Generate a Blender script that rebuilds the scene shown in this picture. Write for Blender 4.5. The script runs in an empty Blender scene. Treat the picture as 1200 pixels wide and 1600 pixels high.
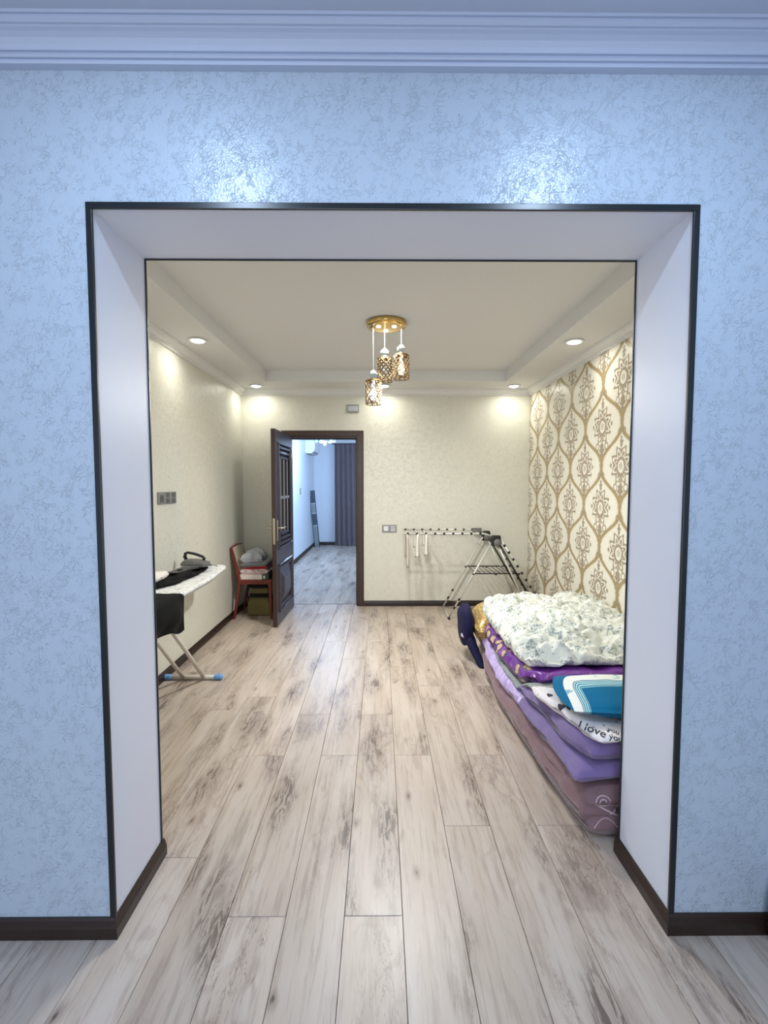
import bpy, bmesh, math, random
from mathutils import Vector, Matrix, noise
from mathutils.bvhtree import BVHTree

sc = bpy.context.scene
col = sc.collection
PI = math.pi

# ---------------------------------------------------------------- camera
CAM_H, PITCH, YAW, FPX = 1.44, 0.0585, 0.0075, 744.5
cam = bpy.data.cameras.new('camera')
camo = bpy.data.objects.new('camera', cam)
col.objects.link(camo)
camo.location = (0, 0, CAM_H)
camo.rotation_euler = (PI / 2 - PITCH, 0, -YAW)
cam.sensor_fit = 'HORIZONTAL'
cam.sensor_width = 36.0
cam.lens = FPX / 1200 * 36.0
cam.clip_start = 0.02
sc.camera = camo

# ---------------------------------------------------------------- world, view
w = bpy.data.worlds.new('world')
sc.world = w
w.use_nodes = True
w.node_tree.nodes['Background'].inputs[0].default_value = (0.55, 0.72, 1.0, 1)
w.node_tree.nodes['Background'].inputs[1].default_value = 0.6
sc.view_settings.view_transform = 'Standard'
sc.view_settings.look = 'None'
sc.view_settings.gamma = 1
sc.view_settings.use_curve_mapping = False
sc.view_settings.exposure = 0.0
sc.cycles.max_bounces = 10
sc.cycles.diffuse_bounces = 6
sc.cycles.glossy_bounces = 4
sc.cycles.sample_clamp_indirect = 4.0
sc.cycles.caustics_reflective = False
sc.cycles.caustics_refractive = False
sc.cycles.use_denoising = True


def light(name, kind, loc, energy, color, size=0.1, size_y=None, rot=(0, 0, 0), spread=PI, spot=None, blend=1.0):
    l = bpy.data.lights.new(name, kind)
    l.energy = energy
    l.color = color
    if kind == 'AREA':
        l.shape = 'DISK' if size_y is None else 'RECTANGLE'
        l.size = size
        if size_y: l.size_y = size_y
        l.spread = spread
    else:
        l.shadow_soft_size = size
        if kind == 'SPOT':
            l.spot_size = spot; l.spot_blend = blend
    o = bpy.data.objects.new(name, l)
    o.location = loc
    o.rotation_euler = rot
    col.objects.link(o)
    return o


# key dimensions (metres), camera above the origin looking along +Y
Y0, TH = 1.448, 0.312              # face of the partition wall, its thickness
Y1 = Y0 + TH
D = 5.57                           # back wall of the middle room
WL, WR = -1.60, 1.735
XL, XR, ZT = -0.859, 0.941, 2.26   # the wide opening
NL, NR, NB, NZ = -2.2, 1.25, -2.6, 2.715   # near room
SZ, TZ = 2.53, 2.645               # soffit and tray heights
FL, FR, FY, FZ = -1.56, 2.0, 11.25, 2.49   # far room
DL, DR, DZ = -1.064, -0.278, 1.975  # door opening
BD = 0.13                          # thickness of back wall

COOL = (0.56, 0.74, 1.0)
WARM = (1.0, 0.97, 0.87)
# window daylight at the far side of the near room, behind the camera
light('window_daylight', 'AREA', (-0.55, NB + 0.1, 1.40), 72, (0.80, 0.88, 1.0), 2.0, 1.7, rot=(PI / 2, 0, 0))
NEAR_SPOTS = [(-0.586, 0.77), (0.657, 0.77), (-0.586, -0.9), (0.657, -0.9)]
for x, y in NEAR_SPOTS:
    light('downlight_glow', 'AREA', (x, y, NZ - 0.028), 9.5, (0.56, 0.74, 1.0), 0.09)
MID_SPOTS = [(-1.381, 3.68), (-1.374, 5.345), (0.04, 5.338), (1.476, 5.33), (1.479, 3.69), (-1.38, 2.03), (1.48, 2.03)]
for x, y in MID_SPOTS:
    light('downlight_glow', 'AREA', (x, y, SZ - 0.028), 2.6, WARM, 0.08, spread=2.9)
# the shades are open below: light leaves them downwards
light('pendant_glow', 'AREA', (-0.053, 3.61, 2.030), 20, (0.95, 0.97, 0.98), 0.10)
light('pendant_glow', 'AREA', (0.157, 3.62, 2.220), 24, (1.0, 0.965, 0.88), 0.10)
light('canopy_led_glow', 'AREA', (0.045, 3.63, 2.59), 8, (1.0, 0.965, 0.90), 0.24)
# far room: cool ceiling lamp and an added area fill from the right
light('chandelier_glow', 'POINT', (-0.9, 8.5, 2.0), 75, (0.48, 0.68, 1.0), 0.12)
light('far_room_fill', 'AREA', (1.9, 8.3, 1.5), 85, (0.45, 0.66, 1.0), 2.6, 1.9, rot=(PI / 2, 0, PI / 2))


# ---------------------------------------------------------------- materials
def lin(c):
    return tuple(((v / 255) / 12.92 if v / 255 <= 0.04045 else ((v / 255 + 0.055) / 1.055) ** 2.4) for v in c) + (1,)


class X:
    """tiny wrapper so that node maths can be written as expressions"""
    def __init__(s, nt, v): s.nt, s.v = nt, v
    def m(s, op, *a):
        n = s.nt.nodes.new('ShaderNodeMath'); n.operation = op
        for i, q in enumerate((s,) + a):
            q = q.v if isinstance(q, X) else q
            if isinstance(q, (int, float)): n.inputs[i].default_value = q
            else: s.nt.links.new(q, n.inputs[i])
        return X(s.nt, n.outputs[0])
    def __add__(s, o): return s.m('ADD', o)
    __radd__ = __add__
    def __sub__(s, o): return s.m('SUBTRACT', o)
    def __rsub__(s, o): return X(s.nt, float(o)).m('SUBTRACT', s)
    def __mul__(s, o): return s.m('MULTIPLY', o)
    __rmul__ = __mul__
    def __truediv__(s, o): return s.m('DIVIDE', o)
    def lt(s, o): return s.m('LESS_THAN', o)
    def gt(s, o): return s.m('GREATER_THAN', o)
    def abs(s): return s.m('ABSOLUTE')
    def cos(s): return s.m('COSINE')
    def sin(s): return s.m('SINE')
    def mx(s, o): return s.m('MAXIMUM', o)
    def mn(s, o): return s.m('MINIMUM', o)
    def sqrt(s): return s.m('SQRT')
    def clamp(s): return s.mx(0.0).mn(1.0)
    def step(s, a, b):   # smooth 0 -> 1 from a to b
        n = s.nt.nodes.new('ShaderNodeMapRange'); n.interpolation_type = 'SMOOTHSTEP'
        s.nt.links.new(s.v, n.inputs[0])
        n.inputs[1].default_value = a; n.inputs[2].default_value = b
        return X(s.nt, n.outputs[0])


class Mat:
    def __init__(s, name, base=(200, 200, 200), rough=0.6, metal=0.0, spec=0.5):
        s.m = bpy.data.materials.new(name); s.m.use_nodes = True
        s.nt = s.m.node_tree; s.b = s.nt.nodes['Principled BSDF']
        s.base = lin(base)
        s.b.inputs['Base Color'].default_value = s.base
        s.b.inputs['Roughness'].default_value = rough
        s.b.inputs['Metallic'].default_value = metal
        s.b.inputs['Specular IOR Level'].default_value = spec
        s.colour = None; s._tc = None
    def coord(s, kind='Object'):
        if not s._tc: s._tc = s.nt.nodes.new('ShaderNodeTexCoord')
        return s._tc.outputs[kind]
    def xyz(s, vec=None):
        n = s.nt.nodes.new('ShaderNodeSeparateXYZ'); s.nt.links.new(vec or s.coord(), n.inputs[0])
        return [X(s.nt, o) for o in n.outputs]
    def vec(s, x, y, z):
        n = s.nt.nodes.new('ShaderNodeCombineXYZ')
        for i, q in enumerate((x, y, z)):
            if isinstance(q, X): s.nt.links.new(q.v, n.inputs[i])
            else: n.inputs[i].default_value = q
        return n.outputs[0]
    def scaled(s, sx, sy, sz, vec=None):
        n = s.nt.nodes.new('ShaderNodeMapping'); s.nt.links.new(vec or s.coord(), n.inputs[0])
        n.inputs['Scale'].default_value = (sx, sy, sz); return n.outputs[0]
    def noise(s, scale, detail=3, rough=0.5, dist=0.0, vec=None):
        n = s.nt.nodes.new('ShaderNodeTexNoise'); s.nt.links.new(vec or s.coord(), n.inputs['Vector'])
        n.inputs['Scale'].default_value = scale; n.inputs['Detail'].default_value = detail
        n.inputs['Roughness'].default_value = rough; n.inputs['Distortion'].default_value = dist
        return X(s.nt, n.outputs[0])
    def voro(s, scale, feature='F1', vec=None, out='Distance', rnd=1.0):
        n = s.nt.nodes.new('ShaderNodeTexVoronoi'); n.feature = feature
        s.nt.links.new(vec or s.coord(), n.inputs['Vector']); n.inputs['Scale'].default_value = scale
        n.inputs['Randomness'].default_value = rnd
        return X(s.nt, n.outputs[out])
    def over(s, fac, rgb):     # paint rgb where fac is 1
        n = s.nt.nodes.new('ShaderNodeMix'); n.data_type = 'RGBA'
        if isinstance(fac, X): s.nt.links.new(fac.v, n.inputs[0])
        else: n.inputs[0].default_value = fac
        if s.colour is None: n.inputs[6].default_value = s.base
        else: s.nt.links.new(s.colour, n.inputs[6])
        n.inputs[7].default_value = lin(rgb)
        s.colour = n.outputs[2]; return s
    def value(s, f):           # multiply brightness
        n = s.nt.nodes.new('ShaderNodeVectorMath'); n.operation = 'SCALE'
        if s.colour is None: n.inputs[0].default_value = s.base[:3]
        else: s.nt.links.new(s.colour, n.inputs[0])
        s.nt.links.new(f.v, n.inputs['Scale']); s.colour = n.outputs[0]; return s
    def bump(s, h, strength=0.3, dist=0.01):
        n = s.nt.nodes.new('ShaderNodeBump'); n.inputs['Strength'].default_value = strength
        n.inputs['Distance'].default_value = dist
        s.nt.links.new(h.v, n.inputs['Height']); s.nt.links.new(n.outputs[0], s.b.inputs['Normal']); return s
    def rough(s, f): s.nt.links.new(f.v, s.b.inputs['Roughness']); return s
    def done(s):
        if s.colour is not None: s.nt.links.new(s.colour, s.b.inputs['Base Color'])
        return s.m


def plain(name, rgb, rough=0.6, metal=0.0, grain=0.06, scale=30, bumpy=0.0, spec=0.5):
    m = Mat(name, rgb, rough, metal, spec)
    n = m.noise(scale, 3)
    m.value(n * (2 * grain) + (1 - grain))
    if bumpy: m.bump(n, bumpy, 0.004)
    return m.done()


def emissive(name, rgb, strength):
    m = bpy.data.materials.new(name); m.use_nodes = True
    b = m.node_tree.nodes['Principled BSDF']
    b.inputs['Base Color'].default_value = lin(rgb)
    b.inputs['Emission Color'].default_value = lin(rgb)
    b.inputs['Emission Strength'].default_value = strength
    return m


def wallpaper(name, rgb, rough, vein, depth=0.35):
    m = Mat(name, rgb, rough)
    warp = m.noise(14, 3, 0.6)
    warp2 = m.noise(13, 3, 0.6, vec=m.scaled(1, 1.3, 1.1))
    x, y, z = m.xyz()
    v = m.vec(x + (warp - 0.5) * 0.16, y + (warp2 - 0.5) * 0.16, z * 0.8 + (warp - 0.5) * 0.18)
    e1 = m.voro(30, 'DISTANCE_TO_EDGE', vec=v)
    e2 = m.voro(55, 'DISTANCE_TO_EDGE', vec=v)
    br = m.noise(26, 2).step(0.47, 0.58)
    br2 = m.noise(34, 2, vec=m.scaled(1.1, .9, 1)).step(0.47, 0.60)
    line = (1 - e1.step(0.0, 0.05)) * br
    line = line.mx((1 - e2.step(0.0, 0.07)) * br2 * 0.7)
    fine = m.noise(160, 2)
    m.over(line * vein, tuple(int(c * 0.72) for c in rgb))
    m.bump(1 - line * 0.8 + fine * 0.35, depth, 0.006)
    return m.done()


M_wall_cool = wallpaper('blue_white_wallpaper', (178, 190, 203), 0.27, 0.20, 0.5)
M_wall_cream = wallpaper('cream_wallpaper', (224, 223, 210), 0.34, 0.14, 0.4)
M_wall_far = wallpaper('far_room_wallpaper', (214, 220, 228), 0.5, 0.15, 0.2)
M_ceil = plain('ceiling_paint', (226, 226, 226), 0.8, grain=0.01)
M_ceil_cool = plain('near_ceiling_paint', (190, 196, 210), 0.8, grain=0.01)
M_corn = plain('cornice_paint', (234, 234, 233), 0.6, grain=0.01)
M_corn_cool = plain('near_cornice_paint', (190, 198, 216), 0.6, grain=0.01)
M_lacquer = plain('white_lacquer_panel', (222, 226, 238), 0.42, grain=0.01, scale=4)
M_black = plain('black_edge_strip', (22, 27, 30), 0.3, grain=0.05)


def dark_wood(name, rgb, rough=0.4):
    m = Mat(name, rgb, rough)
    g = m.noise(1, 4, vec=m.scaled(60, 60, 4), dist=0.4)
    m.value(g * 0.7 + 0.65)
    m.bump(g, 0.08, 0.003)
    return m.done()


M_skirt = dark_wood('dark_brown_skirting', (40, 24, 17), 0.42)
M_door = dark_wood('dark_walnut_door', (58, 38, 29), 0.42)
M_door_face = dark_wood('dark_walnut_door_face', (54, 47, 54), 0.34)


def damask():
    m = Mat('damask_wallpaper', (238, 235, 222), 0.34)
    _, y, z = m.xyz()
    PY, PZ = 0.306, 0.318
    warp = m.noise(30, 2)
    y = y + (warp - 0.5) * 0.022
    ang = (z - 2.21) * (PI / PZ)
    shape = ang.cos() * 0.160 - (ang * 3.0).cos() * 0.012
    # ribbons: two mirrored families with period 2*PY... folded into one cell
    def wrap(v, p):
        return (v / p + 0.5).m('FRACT') * p - p * 0.5
    wid = 0.014 + 0.017 * (ang.sin().abs())
    d1 = wrap(y - 3.592 - shape, 2 * PY).abs()
    d2 = wrap(y - 3.898 + shape, 2 * PY).abs()
    d = d1.mn(d2)
    rib = 1 - (d - wid).step(-0.003, 0.003)
    edge = (1 - (d - wid - 0.0125).abs().step(0.0015, 0.004)) * 0.6
    # rosettes at the narrow crossings
    def cell(cy, cz):
        return wrap(y - cy, 2 * PY), wrap(z - cz, 2 * PZ)
    med = None; drop = None; ros = None
    for cy, cz in ((3.44, 2.215), (3.745, 1.897)):
        a, b = cell(cy, cz)
        r = ((a * 0.78) * (a * 0.78) + (b * 0.80) * (b * 0.80)).sqrt()
        th = a.m('ARCTAN2', b)
        lob = (th * 12.0).cos()
        outer = 0.116 + lob * 0.014
        scroll = ((r * 150.0 + (th * 8.0).cos() * 3.0).sin()).step(-0.6, 0.25)
        body = (1 - (r - outer).step(-0.004, 0.004)) * scroll
        # pointed drop in the middle
        dr = ((a / 0.060) * (a / 0.060) + ((b + 0.004) / 0.075) * ((b + 0.004) / 0.075)).sqrt() + (b.mx(0.0)) * 5.0
        ring = 1 - (dr - 0.95).abs().step(0.14, 0.28)
        core = 1 - dr.step(0.35, 0.5)
        inside = 1 - dr.step(1.1, 1.2)
        body = body * (1 - inside)
        body = body.mx(ring * 1.0).mx(core * 0.5)
        # crest above and tail below
        crest = 1 - ((a.abs() * 2.6 + (b - 0.165).abs()) - 0.060 + (b * 210.0).sin() * 0.012).step(-0.003, 0.004)
        tail = 1 - ((a.abs() * 1.8 + (b + 0.185).abs()) - 0.075 + (b * 170.0).sin() * 0.014).step(-0.003, 0.004)
        wing = 1 - (((a.abs() - 0.075) * (a.abs() - 0.075) + (b + 0.165) * (b + 0.165)).sqrt() - 0.026).abs().step(0.004, 0.008)
        wing2 = 1 - (((a.abs() - 0.03) * (a.abs() - 0.03) + (b - 0.245) * (b - 0.245)).sqrt() - 0.02).abs().step(0.004, 0.009)
        q = body.mx(crest).mx(tail).mx(wing).mx(wing2 * 0.8)
        med = q if med is None else med.mx(q)
        a2, b2 = cell(cy, cz + PZ)
        k = 1 - ((a2 * a2 + (b2 * 0.8) * (b2 * 0.8)).sqrt() - 0.028 - (b2 * 120.0).sin() * 0.005).step(-0.004, 0.004)
        ros = k if ros is None else ros.mx(k)
    m.over(rib, (170, 151, 110))
    m.over(edge, (196, 182, 150))
    m.over(ros * 0.6, (170, 150, 118))
    m.over(med * 0.9, (152, 136, 112))
    fine = m.noise(120, 2)
    m.bump(rib * 0.6 + med * 0.6 + fine * 0.25, 0.3, 0.004)
    return m.done()


M_damask = damask()


def oak():
    m = Mat('grey_oak_laminate', (186, 170, 155), 0.3)
    info = m.nt.nodes.new('ShaderNodeObjectInfo')
    rnd = X(m.nt, info.outputs['Random'])
    x, y, z = m.xyz()
    v = m.vec(x + rnd * 37.0, y + rnd * 91.0, rnd * 13.0)
    warp = m.noise(2.2, 2, vec=v)
    broad = m.noise(1, 4, 0.6, 0.6, vec=m.scaled(9, 1.3, 1, v))
    streak = m.noise(1, 5, 0.65, 0.3, vec=m.scaled(55, 3.2, 1, v))
    fine = m.noise(1, 3, 0.7, 0.0, vec=m.scaled(260, 9, 1, v))
    rings = ((x * 62.0 + (warp - 0.5) * 52.0 + (broad - 0.5) * 16.0).sin() * 0.5 + 0.5)
    zone = m.noise(1, 2, 0.5, 0.4, vec=m.scaled(6.5, 1.1, 1, m.vec(x + rnd * 71.0, y + rnd * 17.0, 3.0)))
    # whitened highs and brown-grey lows
    m.over((broad.step(0.34, 0.68)) * 0.55, (202, 191, 181))
    m.over((1 - streak.step(0.36, 0.52)) * 0.45, (146, 128, 115))
    m.over(rings.step(0.62, 1.0) * zone.step(0.46, 0.62) * 0.28, (130, 110, 96))
    m.over(zone.step(0.56, 0.72) * 0.40, (148, 130, 118))
    # dark cracks running along the grain
    crack = m.noise(1, 4, 0.75, 1.2, vec=m.scaled(24, 2.6, 1, m.vec(x + rnd * 5.0, y + rnd * 23.0, 7.0)))
    m.over((1 - (crack - 0.5).abs().step(0.0, 0.022)) * zone.step(0.50, 0.64) * 0.6, (92, 76, 66))
    cl = m.voro(1.0, vec=m.vec((x + rnd * 19.0) * 6.5 + (warp - .5), (y + rnd * 31.0) * 1.7 + (broad - .5), rnd * 9.0))
    sn = m.noise(1, 4, 0.7, 0.9, vec=m.scaled(60, 9, 1, m.vec(x + rnd * 3.0, y + rnd * 57.0, 1.0)))
    m.over((1 - cl.step(0.10, 0.60)) * 0.36, (132, 115, 103))
    m.over((1 - cl.step(0.10, 0.46)) * sn.step(0.47, 0.56) * 0.85, (86, 72, 64))
    # knots
    kv = m.vec((x + rnd * 11.0) * 2.6 + (warp - .5) * .5, (y + rnd * 7.0) * 1.15 + (broad - .5) * .25, rnd * 5.0)
    kd = m.voro(3.0, vec=kv)
    m.over((1 - kd.step(0.03, 0.20)) * 0.6, (118, 100, 88))
    m.over((1 - kd.step(0.014, 0.065)) * 0.85, (70, 58, 50))
    m.over(fine.step(0.5, 0.75) * 0.10, (120, 108, 98))
    m.value(rnd * 0.14 + 0.93)
    m.bump(fine * 0.5 + streak, 0.10, 0.002)
    m.rough(streak * 0.14 + 0.30)
    return m.done()


M_oak = oak()
M_subfloor = plain('joint_shadow_board', (78, 68, 60), 0.8)


def fabric(name, rgb, rough=0.85, weave=500, amp=0.06, sheen=0.2):
    m = Mat(name, rgb, rough, spec=0.25)
    n = m.noise(weave, 2); b = m.noise(7, 3)
    m.value(n * (2 * amp) + b * 0.12 + (0.94 - amp))
    m.bump(n + b * 3.0, 0.12, 0.004)
    m.b.inputs['Sheen Weight'].default_value = sheen
    return m


# ---------------------------------------------------------------- mesh helpers
class MB:
    def __init__(s): s.v, s.f = [], []
    def add(s, vs, fs):
        o = len(s.v); s.v += [tuple(p) for p in vs]; s.f += [tuple(i + o for i in q) for q in fs]; return s
    def box(s, x0, x1, y0, y1, z0, z1):
        return s.add([(x0, y0, z0), (x1, y0, z0), (x1, y1, z0), (x0, y1, z0), (x0, y0, z1), (x1, y0, z1), (x1, y1, z1), (x0, y1, z1)],
                     [(3, 2, 1, 0), (4, 5, 6, 7), (0, 1, 5, 4), (1, 2, 6, 5), (2, 3, 7, 6), (3, 0, 4, 7)])
    def frustum(s, axis, r0, r1, a, b):
        """rect r0=(u0,u1,v0,v1) at a on axis, r1 at b"""
        def P(u, v, w_): return {'x': (w_, u, v), 'y': (u, w_, v), 'z': (u, v, w_)}[axis]
        vs = []
        for (u0, u1, v0, v1), w_ in ((r0, a), (r1, b)):
            vs += [P(u0, v0, w_), P(u1, v0, w_), P(u1, v1, w_), P(u0, v1, w_)]
        return s.add(vs, [(3, 2, 1, 0), (4, 5, 6, 7), (0, 1, 5, 4), (1, 2, 6, 5), (2, 3, 7, 6), (3, 0, 4, 7)])
    def tube(s, pts, r, n=8, cap=True, radii=None):
        pts = [Vector(p) for p in pts]; rings = []
        prev = None
        for i, p in enumerate(pts):
            d = (pts[min(i + 1, len(pts) - 1)] - pts[max(i - 1, 0)]).normalized()
            if prev is None:
                up = Vector((0, 0, 1)) if abs(d.z) < 0.9 else Vector((1, 0, 0))
                a = d.cross(up).normalized()
            else:
                a = (prev - d * prev.dot(d)).normalized()
            prev = a; b = d.cross(a)
            rr = radii[i] if radii else r
            rings.append([p + (a * math.cos(2 * PI * k / n) + b * math.sin(2 * PI * k / n)) * rr for k in range(n)])
        vs = [q for ring in rings for q in ring]; fs = []
        for i in range(len(rings) - 1):
            for k in range(n):
                fs.append((i * n + k, i * n + (k + 1) % n, (i + 1) * n + (k + 1) % n, (i + 1) * n + k))
        if cap:
            fs.append(tuple(range(n))[::-1]); fs.append(tuple((len(rings) - 1) * n + k for k in range(n)))
        return s.add(vs, fs)
    def lathe(s, prof, c=(0, 0, 0), n=24):
        cx, cy, cz = c; vs = []; fs = []
        for r, z in prof:
            for k in range(n):
                vs.append((cx + r * math.cos(2 * PI * k / n), cy + r * math.sin(2 * PI * k / n), cz + z))
        for i in range(len(prof) - 1):
            for k in range(n):
                fs.append((i * n + k, i * n + (k + 1) % n, (i + 1) * n + (k + 1) % n, (i + 1) * n + k))
        fs.append(tuple(range(n))[::-1]); fs.append(tuple((len(prof) - 1) * n + k for k in range(n)))
        return s.add(vs, fs)
    def prism(s, poly, a, b, axis='y'):
        """poly in the plane across axis, extruded from a to b"""
        def P(u, v, w_): return {'x': (w_, u, v), 'y': (u, w_, v), 'z': (u, v, w_)}[axis]
        n = len(poly)
        vs = [P(u, v, a) for u, v in poly] + [P(u, v, b) for u, v in poly]
        fs = [tuple(range(n))[::-1], tuple(range(n, 2 * n))] + [(k, (k + 1) % n, n + (k + 1) % n, n + k) for k in range(n)]
        return s.add(vs, fs)
    def build(s, name, m, parent=None, bevel=None, smooth=False, seg=2, sub=0):
        me = bpy.data.meshes.new(name)
        me.from_pydata(s.v, [], s.f); me.update()
        bm = bmesh.new(); bm.from_mesh(me); bmesh.ops.recalc_face_normals(bm, faces=bm.faces); bm.to_mesh(me); bm.free()
        me.materials.append(m)
        if smooth:
            for p in me.polygons: p.use_smooth = True
        o = bpy.data.objects.new(name, me); col.objects.link(o)
        if parent: o.parent = parent
        if bevel:
            b = o.modifiers.new('bevel', 'BEVEL'); b.width = bevel; b.segments = seg; b.limit_method = 'ANGLE'; b.angle_limit = 0.6
        if sub:
            q = o.modifiers.new('subd', 'SUBSURF'); q.levels = sub; q.render_levels = sub
        return o


def tag(o, label, cat, group=None, kind=None):
    o['label'] = label; o['category'] = cat
    if group: o['group'] = group
    if kind: o['kind'] = kind
    return o


def struct(o, label=None):
    o['kind'] = 'structure'
    if label: o['label'] = label
    return o


def empty(name, loc=(0, 0, 0), rz=0):
    o = bpy.data.objects.new(name, None); o.location = loc; o.rotation_euler = (0, 0, rz)
    o.empty_display_size = 0.1; col.objects.link(o); return o


def copy_tree(o, parent=None):
    c = o.copy(); col.objects.link(c)
    if parent: c.parent = parent
    for ch in list(o.children): copy_tree(ch, c)
    return c


def fbm(x, y, z, o=3):
    return noise.fractal(Vector((x, y, z)), 1.0, 2.1, o)


# ---------------------------------------------------------------- structure: walls
struct(MB().box(NL - .15, XL, Y0, Y1, 0, 2.9).box(XR, WR + .15, Y0, Y1, 0, 2.9).box(XL, XR, Y0, Y1, ZT, 2.9)
       .build('wall_front', M_wall_cool), 'pale blue textured wallpaper wall around the wide opening')
# the middle room's side of the partition
struct(MB().box(WL, XL, Y1, Y1 + .01, 0, SZ).box(XR, WR, Y1, Y1 + .01, 0, SZ).box(XL, XR, Y1, Y1 + .01, ZT, SZ)
       .build('wall_front_inner', M_wall_cream), 'cream wallpapered back of the partition wall')
struct(MB().box(NL - .15, NL, NB, Y0, 0, 2.9).build('wall_near_left', M_wall_cool), 'pale blue wall of the nearer room, left side')
struct(MB().box(NR, NR + .15, NB, Y0, 0, 2.9).build('wall_near_right', M_wall_cool), 'pale blue wall of the nearer room, right side')
nb = MB().box(NL - .15, -1.6, NB - .15, NB, 0, 2.9).box(.5, NR + .15, NB - .15, NB, 0, 2.9).box(-1.6, .5, NB - .15, NB, 0, .6).box(-1.6, .5, NB - .15, NB, 2.3, 2.9)
struct(nb.build('wall_near_back', M_wall_cool), 'pale blue wall with the window behind the viewer')
struct(MB().box(WL - .15, WL, Y1, D + BD, 0, 2.8).build('wall_left', M_wall_cream), 'cream textured wallpaper wall behind the ironing board')
struct(MB().box(WR, WR + .15, Y1, D + BD, 0, 2.8).build('wall_right', M_damask), 'ivory wall with beige and gold damask ogee wallpaper')
struct(MB().box(WL, DL - .02, D, D + BD, 0, 2.8).box(DR + .02, WR, D, D + BD, 0, 2.8).box(DL - .02, DR + .02, D, D + BD, DZ + .02, 2.8)
       .build('wall_back', M_wall_cream), 'cream textured wallpaper wall with the dark doorway')
struct(MB().box(FL - .15, FL, D + BD, FY, 0, 2.8).build('wall_far_left', M_wall_far), 'pale blue wall left of the far room')
struct(MB().box(FL - .15, FR + .15, FY, FY + .15, 0, 2.8).build('wall_far_back', M_wall_far), 'pale blue end wall of the far room')
struct(MB().box(FR, FR + .15, D + BD, FY, 0, 2.8).build('wall_far_right', M_wall_far), 'pale blue wall right of the far room')

# ceilings
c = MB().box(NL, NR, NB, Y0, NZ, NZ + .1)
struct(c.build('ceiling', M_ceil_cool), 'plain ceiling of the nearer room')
TX0, TX1, TY0, TY1 = -1.221, 1.332, 2.2, 5.14
c = MB()
c.box(WL, TX0, Y1, D, SZ, TZ + .1).box(TX1, WR, Y1, D, SZ, TZ + .1).box(TX0, TX1, Y1, TY0, SZ, TZ + .1).box(TX0, TX1, TY1, D, SZ, TZ + .1)
c.box(TX0, TX1, TY0, TY1, TZ, TZ + .1)
struct(c.build('ceiling', M_ceil), 'white tray ceiling with a lowered border in the middle room')
struct(MB().box(FL, FR, D + BD, FY, FZ, FZ + .1).build('ceiling', M_ceil), 'ceiling of the far room')

# cornices: profile = (distance from wall, drop below ceiling)
PROF = [(0, 0), (1, 0), (1, .10), (.93, .10), (.93, .14), (.98, .19), (.98, .25), (.90, .30), (.82, .30), (.82, .35), (.70, .38), (.56, .45), (.46, .57),
        (.42, .68), (.42, .72), (.33, .72), (.33, .75), (.38, .81), (.33, .86), (.24, .86), (.24, .91), (.29, .95), (.26, 1.0), (0, 1.0)]


def cornice(name, x0, x1, y0, y1, z, w_, h_, side, m, label):
    """one mitred strip along the given side of the room rectangle"""
    P = {'front': ((x0, y0), (x1, y0), (0, 1)), 'back': ((x0, y1), (x1, y1), (0, -1)),
         'left': ((x0, y0), (x0, y1), (1, 0)), 'right': ((x1, y0), (x1, y1), (-1, 0))}[side]
    (ax, ay), (bx, by), (nx, ny) = P
    vs = []
    for k, (px, py) in enumerate(((ax, ay), (bx, by))):
        sgn = 1 if k == 0 else -1
        for d, t in PROF:
            d = d * w_
            vs.append((px + nx * d + (sgn * d if ny else 0), py + ny * d + (sgn * d if nx else 0), z - t * h_))
    n = len(PROF)
    fs = [(i, i + 1, n + i + 1, n + i) for i in range(n - 1)]
    return struct(MB().add(vs, fs).build(name, m), label)


t = 1
for s_ in ('back', 'left', 'right'):
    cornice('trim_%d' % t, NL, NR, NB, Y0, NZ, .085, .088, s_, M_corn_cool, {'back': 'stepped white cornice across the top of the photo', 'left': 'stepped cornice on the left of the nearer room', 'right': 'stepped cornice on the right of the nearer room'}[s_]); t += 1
for s_ in ('back', 'left', 'right', 'front'):
    cornice('trim_%d' % t, WL, WR, Y1 + .01, D, SZ, .062, .072, s_, M_corn, 'white stepped cornice on the %s wall of the middle room' % s_); t += 1
for s_ in ('back', 'left'):
    cornice('trim_%d' % t, FL, FR, D + BD, FY, FZ, .08, .11, s_, M_corn, 'white cornice on the %s wall of the far room' % s_); t += 1

# the lined opening
lining = empty('trim_%d' % t, (0, Y0, 0)); struct(lining, 'white lacquered lining with black edges around the wide opening'); t += 1
ty = TH; ew, ep = .012, .005; fw = .0175
MB().box(XL, XL + ew - .001, .004, ty + .008, 0, ZT).build('side_panel', M_lacquer, lining)
MB().box(XR - ew + .001, XR, .004, ty + .008, 0, ZT).build('side_panel', M_lacquer, lining)
MB().box(XL + ew - .001, XR - ew + .001, .004, ty + .008, ZT - ew + .001, ZT).build('head_panel', M_lacquer, lining)
for a in ((XL - .001, XL + fw, -ep, .004, .05, ZT - fw), (XR - fw, XR + .001, -ep, .004, .05, ZT - fw), (XL - .001, XR + .001, -ep, .004, ZT - fw, ZT + .001)):
    MB().box(*a).build('edge_strip', M_black, lining, bevel=.0015)
iw = .004
for a in ((XL, XL + ew + iw, ty + .008, ty + .014, .05, ZT - ew - iw), (XR - ew - iw, XR, ty + .008, ty + .014, .05, ZT - ew - iw), (XL, XR, ty + .008, ty + .014, ZT - ew - iw, ZT)):
    MB().box(*a).build('edge_strip', M_black, lining)


# skirting
def skirt_profile(a=.016, h=.064):
    return [(0, 0), (a, 0), (a, h * .55), (a * .8, h * .72), (a * .62, h * .9), (a * .3, h), (0, h)]


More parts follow.
